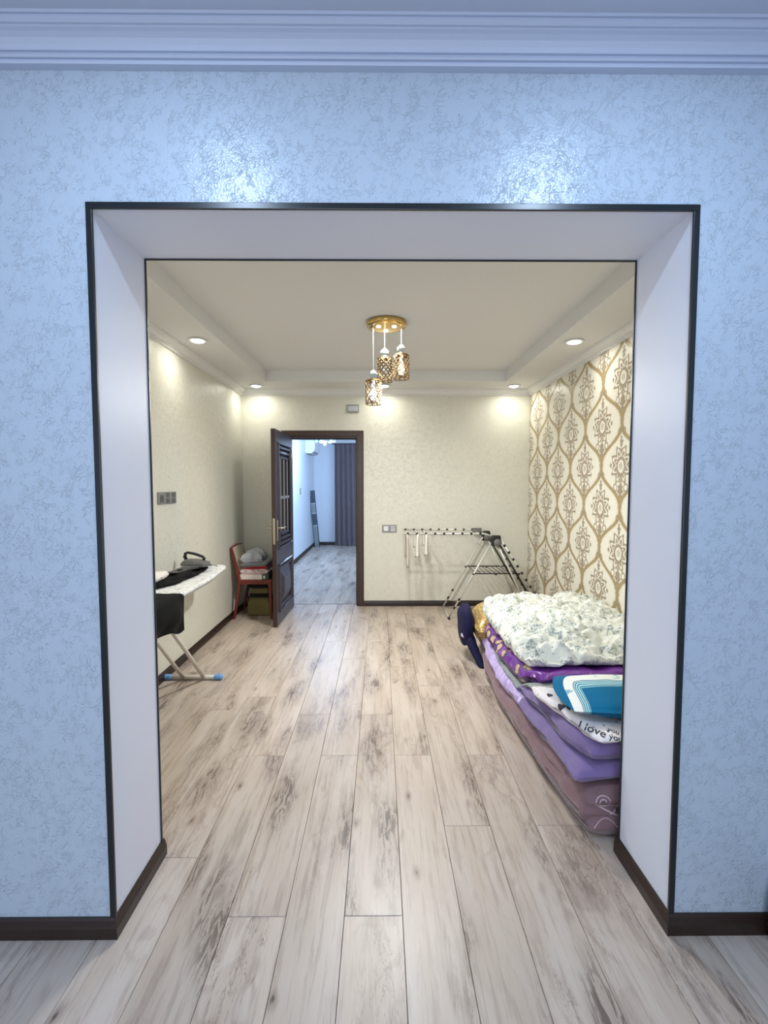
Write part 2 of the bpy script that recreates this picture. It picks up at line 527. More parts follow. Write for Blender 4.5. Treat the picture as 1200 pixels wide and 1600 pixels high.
def skirting(name, pts, label, h=.064, a=.016, m=None):
    """pts: wall line corners in plan; the skirting grows to the left of the walking direction; mitred"""
    pr = skirt_profile(a, h); n = len(pr); vs = []
    P = [Vector(p) for p in pts]
    for i, p in enumerate(P):
        dirs = []
        if i > 0: dirs.append((P[i] - P[i - 1]).normalized())
        if i < len(P) - 1: dirs.append((P[i + 1] - P[i]).normalized())
        ns = [Vector((-d.y, d.x)) for d in dirs]
        if len(ns) == 2:
            b = ns[0] + ns[1]; b = b / max(b.length_squared, 1e-6) * 2
        else: b = ns[0]
        for d, z in pr: vs.append((p.x + b.x * d, p.y + b.y * d, z))
    fs = []
    for i in range(len(P) - 1):
        for k in range(n):
            fs.append((i * n + k, i * n + (k + 1) % n, (i + 1) * n + (k + 1) % n, (i + 1) * n + k))
    fs.append(tuple(range(n))); fs.append(tuple((len(P) - 1) * n + k for k in range(n))[::-1])
    return struct(MB().add(vs, fs).build(name, m or M_skirt), label)




def skirt_auto(name, pts, inside, label, **k):
    """choose the side by a point inside the room"""
    a, b = Vector(pts[0]), Vector(pts[1]); d = (b - a).normalized(); nrm = Vector((-d.y, d.x))
    if (Vector(inside) - a).dot(nrm) < 0: pts = pts[::-1]
    skirting(name, pts, label, **k)


skirt_auto('baseboard_front_left', [(NL, Y0), (XL + .010, Y0), (XL + .010, Y1 + .025)], (0, 0), 'dark brown skirting wrapping the left side of the wide opening')
skirt_auto('baseboard_front_right', [(NR, Y0), (XR - .010, Y0), (XR - .010, Y1 + .025)], (0, 0), 'dark brown skirting wrapping the right side of the wide opening')
skirt_auto('baseboard_left', [(WL, Y1), (WL, D)], (0, 4), 'dark brown skirting along the cream left wall')
skirt_auto('baseboard_right', [(WR, Y1), (WR, D)], (0, 4), 'dark brown skirting along the damask wall')
skirt_auto('baseboard_back_right', [(DR + .083, D), (WR, D)], (0, 4), 'dark brown skirting right of the doorway')
skirt_auto('baseboard_back_left', [(WL, D), (DL - .083, D)], (0, 4), 'dark brown skirting left of the doorway')
skirt_auto('baseboard_far_left', [(FL, D + BD), (FL, FY)], (0, 8), 'dark skirting along the far room left wall', h=.075)
skirt_auto('baseboard_far_back', [(FL, FY), (FR, FY)], (0, 8), 'dark skirting along the far room end wall', h=.075)

# ---------------------------------------------------------------- floor of planks
floor = MB().box(NL, WR, NB, Y1, -.05, -.006).box(WL, WR, Y1, D + BD, -.05, -.006).box(FL, FR, D + BD, FY, -.05, -.006).build('floor', M_subfloor)
struct(floor, 'grey oak laminate floor laid in long planks')
PW, PL, PX0 = 0.1946, 1.3955, 0.0735
ZTOP = 0.0


def plank_mesh(w_, l_):
    c_ = 0.0014; g = 0.0007; h = .0085
    mb = MB()
    vs = []
    for (x0, x1, y0, y1, z) in ((g, w_ - g, g, l_ - g, -h), (g, w_ - g, g, l_ - g, -c_), (g + c_, w_ - g - c_, g + c_, l_ - g - c_, 0)):
        vs += [(x0, y0, z), (x1, y0, z), (x1, y1, z), (x0, y1, z)]
    fs = [(8, 9, 10, 11)]
    for a in (0, 4):
        for k in range(4): fs.append((a + k, a + (k + 1) % 4, a + 4 + (k + 1) % 4, a + 4 + k))
    mb.add(vs, fs)
    return mb


_cache = {}


def plank(x0, x1, y0, y1):
    key = (round(x1 - x0, 3), round(y1 - y0, 3))
    if key not in _cache:
        o = plank_mesh(x1 - x0, y1 - y0).build('plank', M_oak, floor); _cache[key] = o.data
    else:
        o = bpy.data.objects.new('plank', _cache[key]); col.objects.link(o); o.parent = floor
    o.location = (x0, y0, ZTOP)


phase = {-1: 1.5109, -3: 1.5109, 1: 1.9282, 3: 1.9282, -5: 1.7647, -2: 2.455, 0: 2.455, 2: 2.455, -4: 2.455, -6: 2.975, -7: 3.15, -8: 2.2, 4: 2.5, 5: 1.62, 6: 2.9, 7: 2.1, 8: 2.6}
rnd = random.Random(4)


def planks(xa, xb, ya, yb, ph):
    k0 = math.floor((xa - PX0) / PW)
    k = k0
    while PX0 + k * PW < xb - 1e-4:
        x0, x1 = max(xa, PX0 + k * PW), min(xb, PX0 + (k + 1) * PW)
        p = ph(k)
        y = p - math.ceil((p - ya) / PL) * PL
        while y < yb:
            a, b = max(y, ya), min(y + PL, yb)
            if b - a > .02 and x1 - x0 > .01: plank(x0, x1, a, b)
            y += PL
        k += 1


# near + middle rooms share continuous planks; columns outside a room are cut at its walls
for k in range(math.floor((NL - PX0) / PW), math.ceil((WR - PX0) / PW)):
    xa, xb = PX0 + k * PW, PX0 + (k + 1) * PW
    p = phase.get(k, 2.0 + (k * .37) % 1.3)
    y = p - 4 * PL
    while y < D + .1:
        y0_, y1_ = y, y + PL
        if xb <= WL: y1_ = min(y1_, Y0)
        if xa >= NR: y0_ = max(y0_, Y1)
        y0_, y1_ = max(y0_, -1.6), min(y1_, D + .085)
        x0_, x1_ = max(xa, NL), min(xb, WR)
        if y1_ - y0_ > .03: plank(x0_, x1_, y0_, y1_)
        y += PL
planks(FL, 1.05, D + .09, FY, lambda k: 6.0 + (k * .61) % 1.39)

# ---------------------------------------------------------------- door
door = empty('door_1', ((DL + DR) / 2, D, 0)); struct(door, 'dark brown panelled door standing open into the room')
ox = (DL + DR) / 2; hw = (DR - DL) / 2


def casing(y0, y1, sgn):
    mb = MB(); cw = .083
    for a in ((-hw - cw, -hw, 0, DZ + cw), (hw, hw + cw, 0, DZ + cw), (-hw, hw, DZ, DZ + cw)):
        mb.box(a[0], a[1], y0, y1, a[2], a[3])
    for a in ((-hw - cw + .012, -hw - .02, 0, DZ + cw - .012), (hw + .02, hw + cw - .012, 0, DZ + cw - .012), (-hw - .02, hw + .02, DZ + .02, DZ + cw - .012)):
        mb.box(a[0], a[1], y0 + sgn * .006, y1 + sgn * .006, a[2], a[3])
    return mb


casing(-.014, 0, -1).build('casing', M_door, door, bevel=.003)
casing(BD, BD + .014, 1).build('casing', M_door, door, bevel=.003)
MB().box(-hw - .018, -hw, 0, BD, 0, DZ + .018).box(hw, hw + .018, 0, BD, 0, DZ + .018).box(-hw, hw, 0, BD, DZ, DZ + .018).build('jamb_lining', M_door, door)
MB().box(-hw, -hw + .012, .055, BD, 0, DZ).box(hw - .012, hw, .055, BD, 0, DZ).box(-hw, hw, .055, BD, DZ - .012, DZ).build('door_stop', M_door, door, bevel=.002)
MB().box(-hw, hw, .078, .094, -.002, .002).build('threshold_strip', plain('threshold_metal', (96, 92, 90), .4, .6), door)
# leaf, built along -Y from the hinge, face towards +X, panels on both sides; local frame: u along leaf, face normal +X
LW, LT, LH = 0.835, .042, 1.985
leaf = empty('door_leaf', (-hw + .004, -.012, 0)); leaf.parent = door; leaf.rotation_euler = (0, 0, math.radians(-1.2))
G0, G1, GZ0, GZ1 = .15, .72, .80, 1.84       # glass u-range (from the hinge) and heights
P0, P1, PZ0, PZ1 = .12, .76, .13, .63
mb = MB()
def lb(u0, u1, z0, z1, x0=0, x1=LT): mb.box(x0, x1, -u1, -u0, z0, z1)
lb(0, G0 - .02, .006, LH); lb(G1 + .02, LW, .006, LH)
lb(G0 - .02, G1 + .02, GZ1 + .02, LH); lb(G0 - .02, G1 + .02, PZ1, GZ0 - .02); lb(G0 - .02, G1 + .02, .006, PZ0)
lb(G0 - .02, G1 + .02, PZ0, PZ1, .012, LT - .012)
lb(P0, G0 - .02, PZ0, PZ1, 0, LT)
lf = mb.build('leaf_frame', M_door_face, leaf, bevel=.002)
MB().box(0.0005, LT - .0005, -LW - .003, -LW, .006, LH).build('leaf_edge', M_door, leaf)['label'] = 'lighter brown long edge of the door leaf'
for xs in (LT, 0):
    sg = 1 if xs else -1
    # lower raised panel: stacked stepped mouldings
    mb = MB()
    for i, (ins, out, top) in enumerate(((0, .030, .018), (.035, .055, .012), (.075, .155, .024))):
        a = (-P1 + ins, -P0 - ins, PZ0 + ins, PZ1 - ins); b = (-P1 + ins + out * .6, -P0 - ins - out * .6, PZ0 + ins + out * .6, PZ1 - ins - out * .6)
        if i < 2:   # frame mouldings
            wd = .026
            for (u0, u1, v0, v1) in ((a[0], a[1], a[2], a[2] + wd), (a[0], a[1], a[3] - wd, a[3]), (a[0], a[0] + wd, a[2], a[3]), (a[1] - wd, a[1], a[2], a[3])):
                mb.frustum('x', (u0, u1, v0, v1), (u0 + .008, u1 - .008, v0 + .008, v1 - .008), xs - sg * .004, xs + sg * top)
        else:
            mb.frustum('x', a, b, xs - sg * .012, xs + sg * top)
    mb.build('raised_panel', M_door_face, leaf)
    # moulding frame round the glass with a stepped cap and sill
    mb = MB(); wd = .03
    for (u0, u1, v0, v1) in ((-G1 - .03, -G0 + .03, GZ0 - .03, GZ0), (-G1 - .03, -G0 + .03, GZ1, GZ1 + .03), (-G1 - .03, -G1, GZ0, GZ1), (-G0, -G0 + .03, GZ0, GZ1)):
        mb.frustum('x', (u0, u1, v0, v1), (u0 + .007, u1 - .007, v0 + .007, v1 - .007), xs - sg * .004, xs + sg * .018)
    for i in range(3):
        ins = .03 + .035 * i
        mb.frustum('x', (-G1 + ins, -G0 - ins, GZ1 - .045 - .05 * i, GZ1 - .005 - .05 * i), (-G1 + ins + .01, -G0 - ins - .01, GZ1 - .035 - .05 * i, GZ1 - .015 - .05 * i), xs - sg * .02, xs + sg * (.014 - .004 * i))
        mb.frustum('x', (-G1 + ins, -G0 - ins, GZ0 + .005 + .05 * i, GZ0 + .045 + .05 * i), (-G1 + ins + .01, -G0 - ins - .01, GZ0 + .015 + .05 * i, GZ0 + .035 + .05 * i), xs - sg * .02, xs + sg * (.014 - .004 * i))
    mb.build('glass_moulding', M_door_face, leaf)
    mb = MB()
    for u in (G0 + .12, (G0 + G1) / 2, G1 - .12):
        mb.box(xs - sg * .014, xs - sg * .002, -u - .009, -u + .009, GZ0 + .14, GZ1 - .14)
    mb.box(xs - sg * .014, xs - sg * .001, -G1 + .04, -G0 - .04, 1.285, 1.315)
    mb.build('glazing_bar', plain('grey_glazing_bar', (140, 134, 132), .35, .3), leaf, bevel=.002)
m = Mat('dark_door_glass', (14, 16, 18), .08); M_glassdark = m.done()
MB().box(LT / 2 - .003, LT / 2 + .003, -G1 - .02, -G0 + .02, GZ0 - .02, GZ1 + .02).build('glass_pane', M_glassdark, leaf)
M_brass = plain('satin_champagne_metal', (206, 196, 168), .28, .9)
for xs in (LT, 0):
    sg = 1 if xs else -1
    hx = xs + sg * .004
    MB().box(min(xs, xs + sg * .007), max(xs, xs + sg * .007), -LW + .03, -LW + .07, .87, 1.08).build('handle_plate', M_brass, leaf, bevel=.003)
    MB().tube([(hx, -LW + .05, 1.0), (xs + sg * .05, -LW + .05, 1.0), (xs + sg * .055, -LW + .065, 1.0), (xs + sg * .055, -LW + .17, .998)], .0085, 10).build('lever_handle', M_brass, leaf, smooth=True)
    MB().lathe([(.0, 0), (.009, 0), (.009, .01), (0, .01)], (0, 0, 0), 10)
MB().box(.010, LT - .010, -LW - .0045, -LW - .002, .84, 1.10).build('lock_plate', M_brass, leaf, bevel=.001)
for hz in (.22, 1.0, 1.75):
    MB().tube([(-.002, -.002, hz - .05), (-.002, -.002, hz + .05)], .007, 8).build('hinge', M_brass, leaf, smooth=True)

# ---------------------------------------------------------------- window behind the viewer
win = empty('window_1', (-.55, NB - .06, .6)); struct(win, 'white framed window of the nearer room, behind the viewer')
M_white = plain('white_plastic', (228, 230, 232), .35, grain=.02)
mb = MB()
for a in ((-1.05, -.99, 0, 1.7), (.99, 1.05, 0, 1.7), (-1.05, 1.05, 0, .06), (-1.05, 1.05, 1.64, 1.7), (-.03, .03, .06, 1.64)):
    mb.box(a[0], a[1], -.03, .03, a[2], a[3])
mb.build('window_frame', M_white, win, bevel=.004)
gm = Mat('clear_glass', (255, 255, 255), .02); gm.b.inputs['Transmission Weight'].default_value = 1; M_glass = gm.done()
for a in ((-.99, -.03), (.03, .99)):
    MB().box(a[0], a[1], -.004, .004, .06, 1.64).build('window_pane', M_glass, win)


# ---------------------------------------------------------------- downlights
def downlight(x, y, z, label, group, warm=True, first={}):
    t_ = empty('downlight', (x, y, z)); tag(t_, label, 'ceiling light', group)
    key = warm
    if key not in first:
        rim = MB().lathe([(.050, -.001), (.066, -.001), (.073, -.006), (.068, -.011), (.052, -.012), (.050, -.008)], n=28).build('rim', M_white, t_, smooth=True)
        em = emissive('downlight_lens_%s' % ('warm' if warm else 'cool'), (255, 250, 232) if warm else (226, 238, 255), 9)
        lens = MB().lathe([(.051, -.006), (.046, -.015), (.028, -.021), (0.001, -.023)], n=24).build('lens', em, t_, smooth=True)
        first[key] = (rim.data, lens.data)
    else:
        for nm, d in zip(('rim', 'lens'), first[key]):
            o = bpy.data.objects.new(nm, d); col.objects.link(o); o.parent = t_


for (x, y), l in zip(MID_SPOTS, ('round lit downlight in the left soffit, the nearer one in view', 'round lit downlight in the far left corner of the soffit',
                                 'round lit downlight in the soffit above the grey wall plate, behind the pendants', 'round lit downlight in the far right corner of the soffit',
                                 'round lit downlight in the right soffit beside the damask wall, the nearer one', 'round downlight in the left soffit close to the opening, out of view',
                                 'round downlight in the right soffit close to the opening, out of view')):
    downlight(x, y, SZ, l, 'downlights in the soffit of the middle room')
for (x, y), l in zip(NEAR_SPOTS, ('left cool downlight whose glint shows on the wall above the opening', 'right cool downlight whose glint shows on the wall above the opening',
                                  'left cool downlight overhead behind the viewer', 'right cool downlight overhead behind the viewer')):
    downlight(x, y, NZ, l, 'cool downlights of the nearer room', warm=False)

# ---------------------------------------------------------------- pendant lamp
pl = empty('pendant_lamp', (0.045, 3.63, TZ)); tag(pl, 'gold ceiling pendant with three hanging crystal lattice shades', 'ceiling lamp')
M_gold = plain('polished_gold', (214, 178, 112), .18, 1.0, grain=.03)
M_wire = plain('brown_gold_wire', (150, 116, 70), .3, .9)
cr = Mat('crystal_bead', (240, 228, 200), .12, 0, .9); cr.b.inputs['Transmission Weight'].default_value = .15; M_bead = cr.done()
cr = Mat('clear_crystal', (226, 238, 242), .08, 0, .9); cr.b.inputs['Transmission Weight'].default_value = .12; M_crystal = cr.done()
MB().lathe([(.001, 0), (.145, 0), (.150, -.006), (.150, -.026), (.143, -.036), (.120, -.040), (.001, -.042)], n=48).build('canopy', M_gold, pl, smooth=True)
emc = emissive('canopy_led', (255, 248, 232), 6)
for k in range(3):
    a = math.radians(30 + 120 * k)
    a = [math.radians(-28), math.radians(208), math.radians(92)][k]
    MB().lathe([(.017, -.040), (.016, -.046), (.001, -.047)], (.066 * math.cos(a), .066 * math.sin(a), 0), 18).build('spot_lens', emc, pl, smooth=True)
M_cord = plain('clear_cord', (225, 228, 230), .3)
shades = [(-.012, .085, 2.405, None), (.112, -.01, 2.405, (255, 240, 205)), (-.098, -.02, 2.215, (225, 240, 255))]
for i, (sx, sy, zt_, glow) in enumerate(shades):
    zl = zt_ - TZ; R_, H_ = .057, .178
    MB().tube([(sx, sy, -.03), (sx, sy, zl + .07)], .0026, 6).build('cord', M_cord, pl)
    mb = MB().lathe([(.001, .074), (.014, .070), (.018, .063), (.029, .055), (.034, .042), (.029, .030), (.013, .022), (.021, .014), (.026, .005), (.001, 0)], (sx, sy, zl), 8)
    mb.build('crystal_finial', M_crystal, pl)
    sh = MB()
    sh.lathe([(.001, .004), (R_ * .75, .004), (R_, -.004), (R_, -.010), (R_ * .97, -.010), (R_ * .97, -.005), (.001, -.002)], (sx, sy, zl), 24)
    for zz in (-.010, -H_):
        pts = [(sx + R_ * math.cos(2 * PI * q / 24), sy + R_ * math.sin(2 * PI * q / 24), zl + zz) for q in range(25)]
        sh.tube(pts, .003, 5, cap=False)
    for dr in (1, -1):
        for q in range(9):
            pts = []
            for s_ in range(13):
                a = 2 * PI * q / 9 + dr * 2.6 * s_ / 12
                pts.append((sx + R_ * math.cos(a), sy + R_ * math.sin(a), zl - .010 - (H_ - .010) * s_ / 12))
            sh.tube(pts, .0032, 4, cap=False)
    so = sh.build('shade', M_wire, pl, smooth=False)
    bd = MB()
    for r_ in range(8):
        for q in range(11):
            a = 2 * PI * (q + (r_ % 2) * .5) / 11
            x, y, z = sx + (R_ - .001) * math.cos(a), sy + (R_ - .001) * math.sin(a), zl - .022 - r_ * .0205
            h = .0078
            bd.add([(x + h, y, z), (x - h, y, z), (x, y + h, z), (x, y - h, z), (x, y, z + h * 1.1), (x, y, z - h * 1.1)],
                   [(0, 2, 4), (2, 1, 4), (1, 3, 4), (3, 0, 4), (2, 0, 5), (1, 2, 5), (3, 1, 5), (0, 3, 5)])
    b_ = bd.build('crystal_beads', M_bead, so); b_['kind'] = 'stuff'
    bulb = MB().lathe([(.001, -.150), (.014, -.146), (.024, -.125), (.025, -.105), (.016, -.075), (.012, -.05), (.012, -.004)], (sx, sy, zl), 16)
    if glow:
        bulb.build('bulb', emissive('lit_bulb_%d' % i, glow, 4.5), so, smooth=True)
    else:
        bulb.build('bulb', M_crystal, so, smooth=True)


# ---------------------------------------------------------------- wall plates
M_greyplate = plain('silver_grey_plastic', (142, 140, 138), .4, .2)
M_darkplate = plain('dark_grey_insert', (92, 92, 90), .5)
M_paleplate = plain('pale_silver_plastic', (188, 190, 196), .35, .1)
s3 = empty('wall_socket', (WL, 3.575, 1.337)); tag(s3, 'silver grey triple socket plate on the cream left wall', 'socket')
MB().box(0, .011, -.150, .150, -.045, .045).build('plate', M_greyplate, s3, bevel=.003)
for k in range(3):
    yc = (-.098, 0, .098)[k]
    if k == 0:
        MB().box(.011, .013, yc - .03, yc + .03, -.030, .022).build('rocker', M_darkplate, s3, bevel=.002)
        MB().tube([(.011, yc, -.002), (.016, yc, -.002)], .007, 10).build('button', M_darkplate, s3)
    else:
        for zz in (-.021, .021):
            MB().box(.011, .013, yc - .028, yc + .028, zz - .017, zz + .017).build('rocker', M_darkplate, s3, bevel=.002)
s2 = empty('light_switch', (.105, D, .918)); tag(s2, 'silver switch and socket plate on the back wall beside the drying rack', 'switch')
MB().box(-.086, .086, -.010, 0, -.045, .045).build('plate', M_greyplate, s2, bevel=.003)
MB().box(-.066, -.014, -.013, -.010, -.026, .030).build('rocker', M_white, s2, bevel=.002)['label'] = 'white square rocker'
MB().box(.014, .070, -.012, -.010, -.032, .006).build('socket_insert', M_paleplate, s2, bevel=.002)
MB().box(.014, .070, -.012, -.010, .012, .030).build('socket_insert', M_paleplate, s2, bevel=.002)
bx = empty('wall_plate', (-.317, D, 2.31)); tag(bx, 'small grey cover plate high on the wall above the doorway', 'wall plate')
MB().box(-.070, .070, -.016, 0, -.046, .046).build('plate', M_greyplate, bx, bevel=.004)
MB().box(-.060, .060, -.019, -.016, -.030, .030).build('cover', M_paleplate, bx, bevel=.003)
fs_ = empty('wall_socket', (FL, 9.28, 1.30)); tag(fs_, 'small grey wall switch in the far room beside the leaning frame', 'switch')
MB().box(0, .012, -.06, .06, -.06, .06).build('plate', M_greyplate, fs_, bevel=.003)
MB().box(.012, .015, -.035, .035, -.04, .04).build('rocker', M_paleplate, fs_, bevel=.002)


# ---------------------------------------------------------------- soft goods helpers
def slab(y0, y1, xl, xr, zb, zt, ny=60, nx=40, p=4.0, wr=.006, ws=6.0, seed=0, endr=.06, mb=None, side_n=10, zoff=None):
    """a closed cushion: xl, xr, zb, zt are functions (zb, zt of (u,y), u 0..1 across)"""
    mb = mb or MB()
    f = lambda q: q if callable(q) else (lambda *a: q)
    xl, xr, zb, zt = f(xl), f(xr), f(zb), f(zt)
    # cross-section: top from left to right, then bottom right to left, with round sides
    ring = []
    for i in range(nx + 1): ring.append((i / nx, 1))
    for i in range(nx, -1, -1): ring.append((i / nx, -1))
    n = len(ring); rows = []
    for j in range(ny + 1):
        s_ = j / ny
        s2 = .5 - .5 * math.cos(PI * s_) if True else s_
        s2 = s_ * .6 + s2 * .4
        y = y0 + (y1 - y0) * s2
        de = min(y - y0, y1 - y) / endr
        fe = 1.0 if de >= 1 else math.sqrt(max(0.0, 1 - (1 - de) ** 2))
        row = []
        for u, sgn in ring:
            a, b = xl(y), xr(y)
            # concentrate points near sides
            uu = .5 - .5 * math.cos(PI * u); uu = uu * .55 + u * .45
            x = a + (b - a) * uu
            zz0, zz1 = zb(uu, y), zt(uu, y); mid = (zz0 + zz1) / 2; h = (zz1 - zz0) / 2
            ds = min(x - a, b - x) / max(h * 1.1, .02)
            fs2 = 1.0 if ds >= 1 else math.sqrt(max(0.0, 1 - (1 - ds) ** 2))
            z = mid + sgn * h * min(fs2, fe) if p else mid
            z = mid + sgn * h * (fs2 * fe)
            if sgn > 0 or True:
                q = fbm(x * ws + seed, y * ws, z * ws + (0 if sgn > 0 else 9), 4) * wr
                x2 = x + (fbm(y * ws * .8 + seed, z * ws * 1.5, 3.3) * wr * 1.5 if ds < 1 else 0) * (1 - min(ds, 1))
                y2 = y + (fbm(x * ws * .8, z * ws * 1.5, 7.7 + seed) * wr * 1.5 if de < 1 else 0)
                row.append((x2, y2, z + (q if sgn > 0 else -q * .2) * min(1, fs2 * fe + .15)))
        rows.append(row)
    vs = [q for r in rows for q in r]
    fs = []
    for j in range(ny):
        for i in range(n):
            fs.append((j * n + i, j * n + (i + 1) % n, (j + 1) * n + (i + 1) % n, (j + 1) * n + i))
    return mb.add(vs, fs)


def interp(pts):
    def g(y, *a):
        if y <= pts[0][0]: return pts[0][1]
        for (a0, b0), (a1, b1) in zip(pts, pts[1:]):
            if y <= a1:
                t_ = (y - a0) / (a1 - a0); t_ = t_ * t_ * (3 - 2 * t_)
                return b0 + (b1 - b0) * t_
        return pts[-1][1]
    return g


# ---------------------------------------------------------------- bedding fabrics
def mauve():
    m = fabric('mauve_satin_mattress', (126, 97, 101), .6, 400, .05, .3)
    x, y, z = m.xyz()
    # sparse scroll print: pale spirals and dark sprigs
    v = m.noise(9, 2); 
    w1 = m.vec(x * 1.0, y * 1.0, z * 1.2)
    d = m.voro(3.6, vec=w1); 
    sp = ((d * 60.0 + v * 9.0).sin()).step(.86, .99) * (1 - d.step(.30, .40))
    m.over(sp * .5, (186, 160, 166))
    dots = (1 - m.voro(60).step(.18, .28)) * (1 - m.voro(4.4, vec=m.scaled(1, 1.2, 1.6)).step(.22, .28)) * m.noise(30, 2).step(.45, .6)
    m.over(dots * .8, (84, 58, 62))
    sprig = m.noise(42, 3, .7, 1.5).step(.53, .58) * m.voro(3.3, vec=m.scaled(1.4, 1, 1.6)).step(.0, .01) * (1 - m.voro(3.3, vec=m.scaled(1.4, 1, 1.6)).step(.20, .26))
    m.over(sprig * .75, (86, 62, 68))
    return m.done()


def comforter_mat():
    m = fabric('white_floral_comforter', (224, 226, 216), .8, 300, .03, .2)
    big = m.noise(9, 3, .6, .8)
    leaf_ = m.voro(30, vec=m.scaled(1, .9, 1)); 
    veins = m.noise(46, 3, .7, 1.4)
    msk = big.step(.44, .56)
    m.over(msk * veins.step(.47, .58) * .8, (104, 124, 130))
    m.over((1 - leaf_.step(.14, .22)) * m.noise(17, 2).step(.46, .56) * .7, (92, 112, 134))
    m.over((1 - m.voro(52).step(.08, .14)) * m.noise(22, 2, vec=m.scaled(1.2, 1, 1)).step(.52, .6) * .6, (88, 84, 104))
    m.over(m.noise(5, 2, vec=m.scaled(1.3, 1, .8)).step(.60, .75) * .2, (206, 196, 170))
    return m.done()


def satin_mat():
    m = Mat('purple_satin', (106, 44, 140), .32, 0, .6)
    v = m.noise(11, 3, .5, .8)
    m.over((1 - (v - .5).abs().step(.0, .018)) * m.noise(6, 2).step(.52, .62) * .8, (196, 150, 190))
    x, y, z = m.xyz()
    k = m.voro(13)
    band = 1 - (x - .84).step(0, .02)
    m.over(band * (1 - k.step(.34, .42)) * .9, (204, 178, 140))
    m.over(band * (1 - (k - .42).abs().step(.03, .07)) * .9, (36, 26, 44))
    m.bump(m.noise(18, 3), .35, .012)
    return m.done()


def lilac_mat():
    m = Mat('lilac_print_quilt', (184, 166, 214), .4, 0, .5)
    x, y, z = m.xyz()
    m.over((1 - m.voro(36).step(.25, .4)) * .6, (214, 200, 232))
    m.over((y * 26.0 + m.noise(4) * 4.0).sin().step(.86, 1.0) * .35, (120, 96, 160))
    m.bump(m.noise(30, 3), .4, .01)
    return m.done()


def brocade_mat():
    m = Mat('gold_brocade', (188, 158, 98), .4, .2, .5)
    k = m.voro(24)
    m.over((1 - k.step(.2, .3)) * .8, (232, 214, 170))
    m.over((1 - (k - .42).abs().step(.03, .09)) * .8, (120, 88, 36))
    m.over(m.noise(9).step(.6, .68) * .7, (70, 44, 50))
    m.bump(k, .3, .006)
    return m.done()


def blanket_mat():
    m = fabric('white_printed_blanket', (226, 220, 222), .9, 260, .03, .3)
    k = m.voro(26, vec=m.scaled(1, 1, 1), rnd=.45)
    m.over((1 - k.step(.13, .19)) * m.noise(5, 1).step(.40, .5) * .85, (44, 38, 48))
    return m.done()


def grey_mat():
    m = fabric('grey_green_patterned_sheet', (146, 154, 150), .8, 300, .05, .2)
    x, y, z = m.xyz()
    m.over((y * 190.0 + x * 90).sin().step(.2, .6) * .4, (92, 100, 100))
    return m.done()


M_mauve, M_comf, M_satin, M_lilac, M_broc, M_blank, M_grey = mauve(), comforter_mat(), satin_mat(), lilac_mat(), brocade_mat(), blanket_mat(), grey_mat()
M_purple = fabric('purple_cotton', (120, 102, 150), .75, 260, .04, .3).done()

XRt = 1.712
# mauve folded mattress on the floor; bottom edge follows the bowed outline
ml = interp([(1.82, .835), (2.05, .808), (2.31, .79), (2.62, .777), (2.97, .765), (3.4, .785), (4.0, .86)])
ztop1 = lambda u, y: interp([(1.8, .105), (2.4, .095), (3.0, .075), (4.0, .07)])(y)
ztop2 = lambda u, y: interp([(1.8, .20), (2.2, .185), (2.6, .16), (3.1, .135), (4.0, .13)])(y) + .03 * min(1, u * 4)
mb = slab(1.835, 4.0, lambda y: ml(y) + .004, XRt, .004, ztop1, seed=1, endr=.05, wr=.006)
slab(1.845, 4.0, ml, XRt, lambda u, y: ztop1(u, y) - .004, ztop2, seed=2, endr=.05, wr=.007, mb=mb)
# the fold along the left side
slab(1.85, 3.98, lambda y: ml(y) - .014, lambda y: ml(y) + .13, .008, lambda u, y: ztop2(0, y) - .004, seed=3, endr=.035, wr=.007, nx=24, mb=mb)
tag(mb.build('folded_mattress', M_mauve, smooth=True), 'mauve satin mattress folded double at the bottom of the bedding pile', 'mattress')

# embroidered paisley scroll on the near end
def ribbon_on(bvh, path, width, depth, name, m, parent, dirv, off=.0015):
    vs, fs = [], []
    n = len(path)
    for i in range(n):
        p = Vector(path[i]); q = Vector(path[min(i + 1, n - 1)]) - Vector(path[max(i - 1, 0)])
        side = q.cross(Vector(dirv)).normalized() * (width[i] / 2 if isinstance(width, list) else width / 2)
        for s_ in (-1, 1):
            o_ = p + side * s_
            hit = bvh.ray_cast(o_ - Vector(dirv) * .3, Vector(dirv))
            vs.append(tuple((hit[0] if hit[0] else o_) - Vector(dirv) * off))
    for i in range(n - 1): fs.append((2 * i, 2 * i + 1, 2 * i + 3, 2 * i + 2))
    return MB().add(vs, fs).build(name, m, parent)


def bvh_of(o):
    return BVHTree.FromPolygons([v.co.copy() for v in o.data.vertices], [tuple(p.vertices) for p in o.data.polygons])


mat_o = bpy.data.objects['folded_mattress']
bv = bvh_of(mat_o)
M_thread = plain('pale_mauve_embroidery', (196, 172, 180), .5)
sp = []
for i in range(40):
    a = -PI * .2 + i / 39 * 3.3 * PI; r = .009 + .026 * (i / 39)
    sp.append((.905 + r * math.cos(a), 1.84, .152 + r * .8 * math.sin(a)))
sp += [(.905 + .036 + .028 * k, 1.84, sp[-1][2] - .010 * k) for k in range(1, 2)]
ribbon_on(bv, sp, .0045, 0, 'embroidered_scroll', M_thread, mat_o, (0, 1, 0))
st = [(.868 + .1 * q / 12, 1.84, .148 - .052 * (q / 12) ** .8) for q in range(13)]
ribbon_on(bv, st, .006, 0, 'embroidered_scroll', M_thread, mat_o, (0, 1, 0))
st = [(.93 + .05 * q / 12, 1.84, .105 + .05 * (q / 12) ** 1.8) for q in range(13)]
ribbon_on(bv, st, .004, 0, 'embroidered_scroll', M_thread, mat_o, (0, 1, 0))
st = [(.86 + .1 * q / 14, 1.84, .055 + .035 * math.sin(PI * q / 14)) for q in range(15)]
ribbon_on(bv, st, .003, 0, 'embroidered_scroll', M_thread, mat_o, (0, 1, 0))

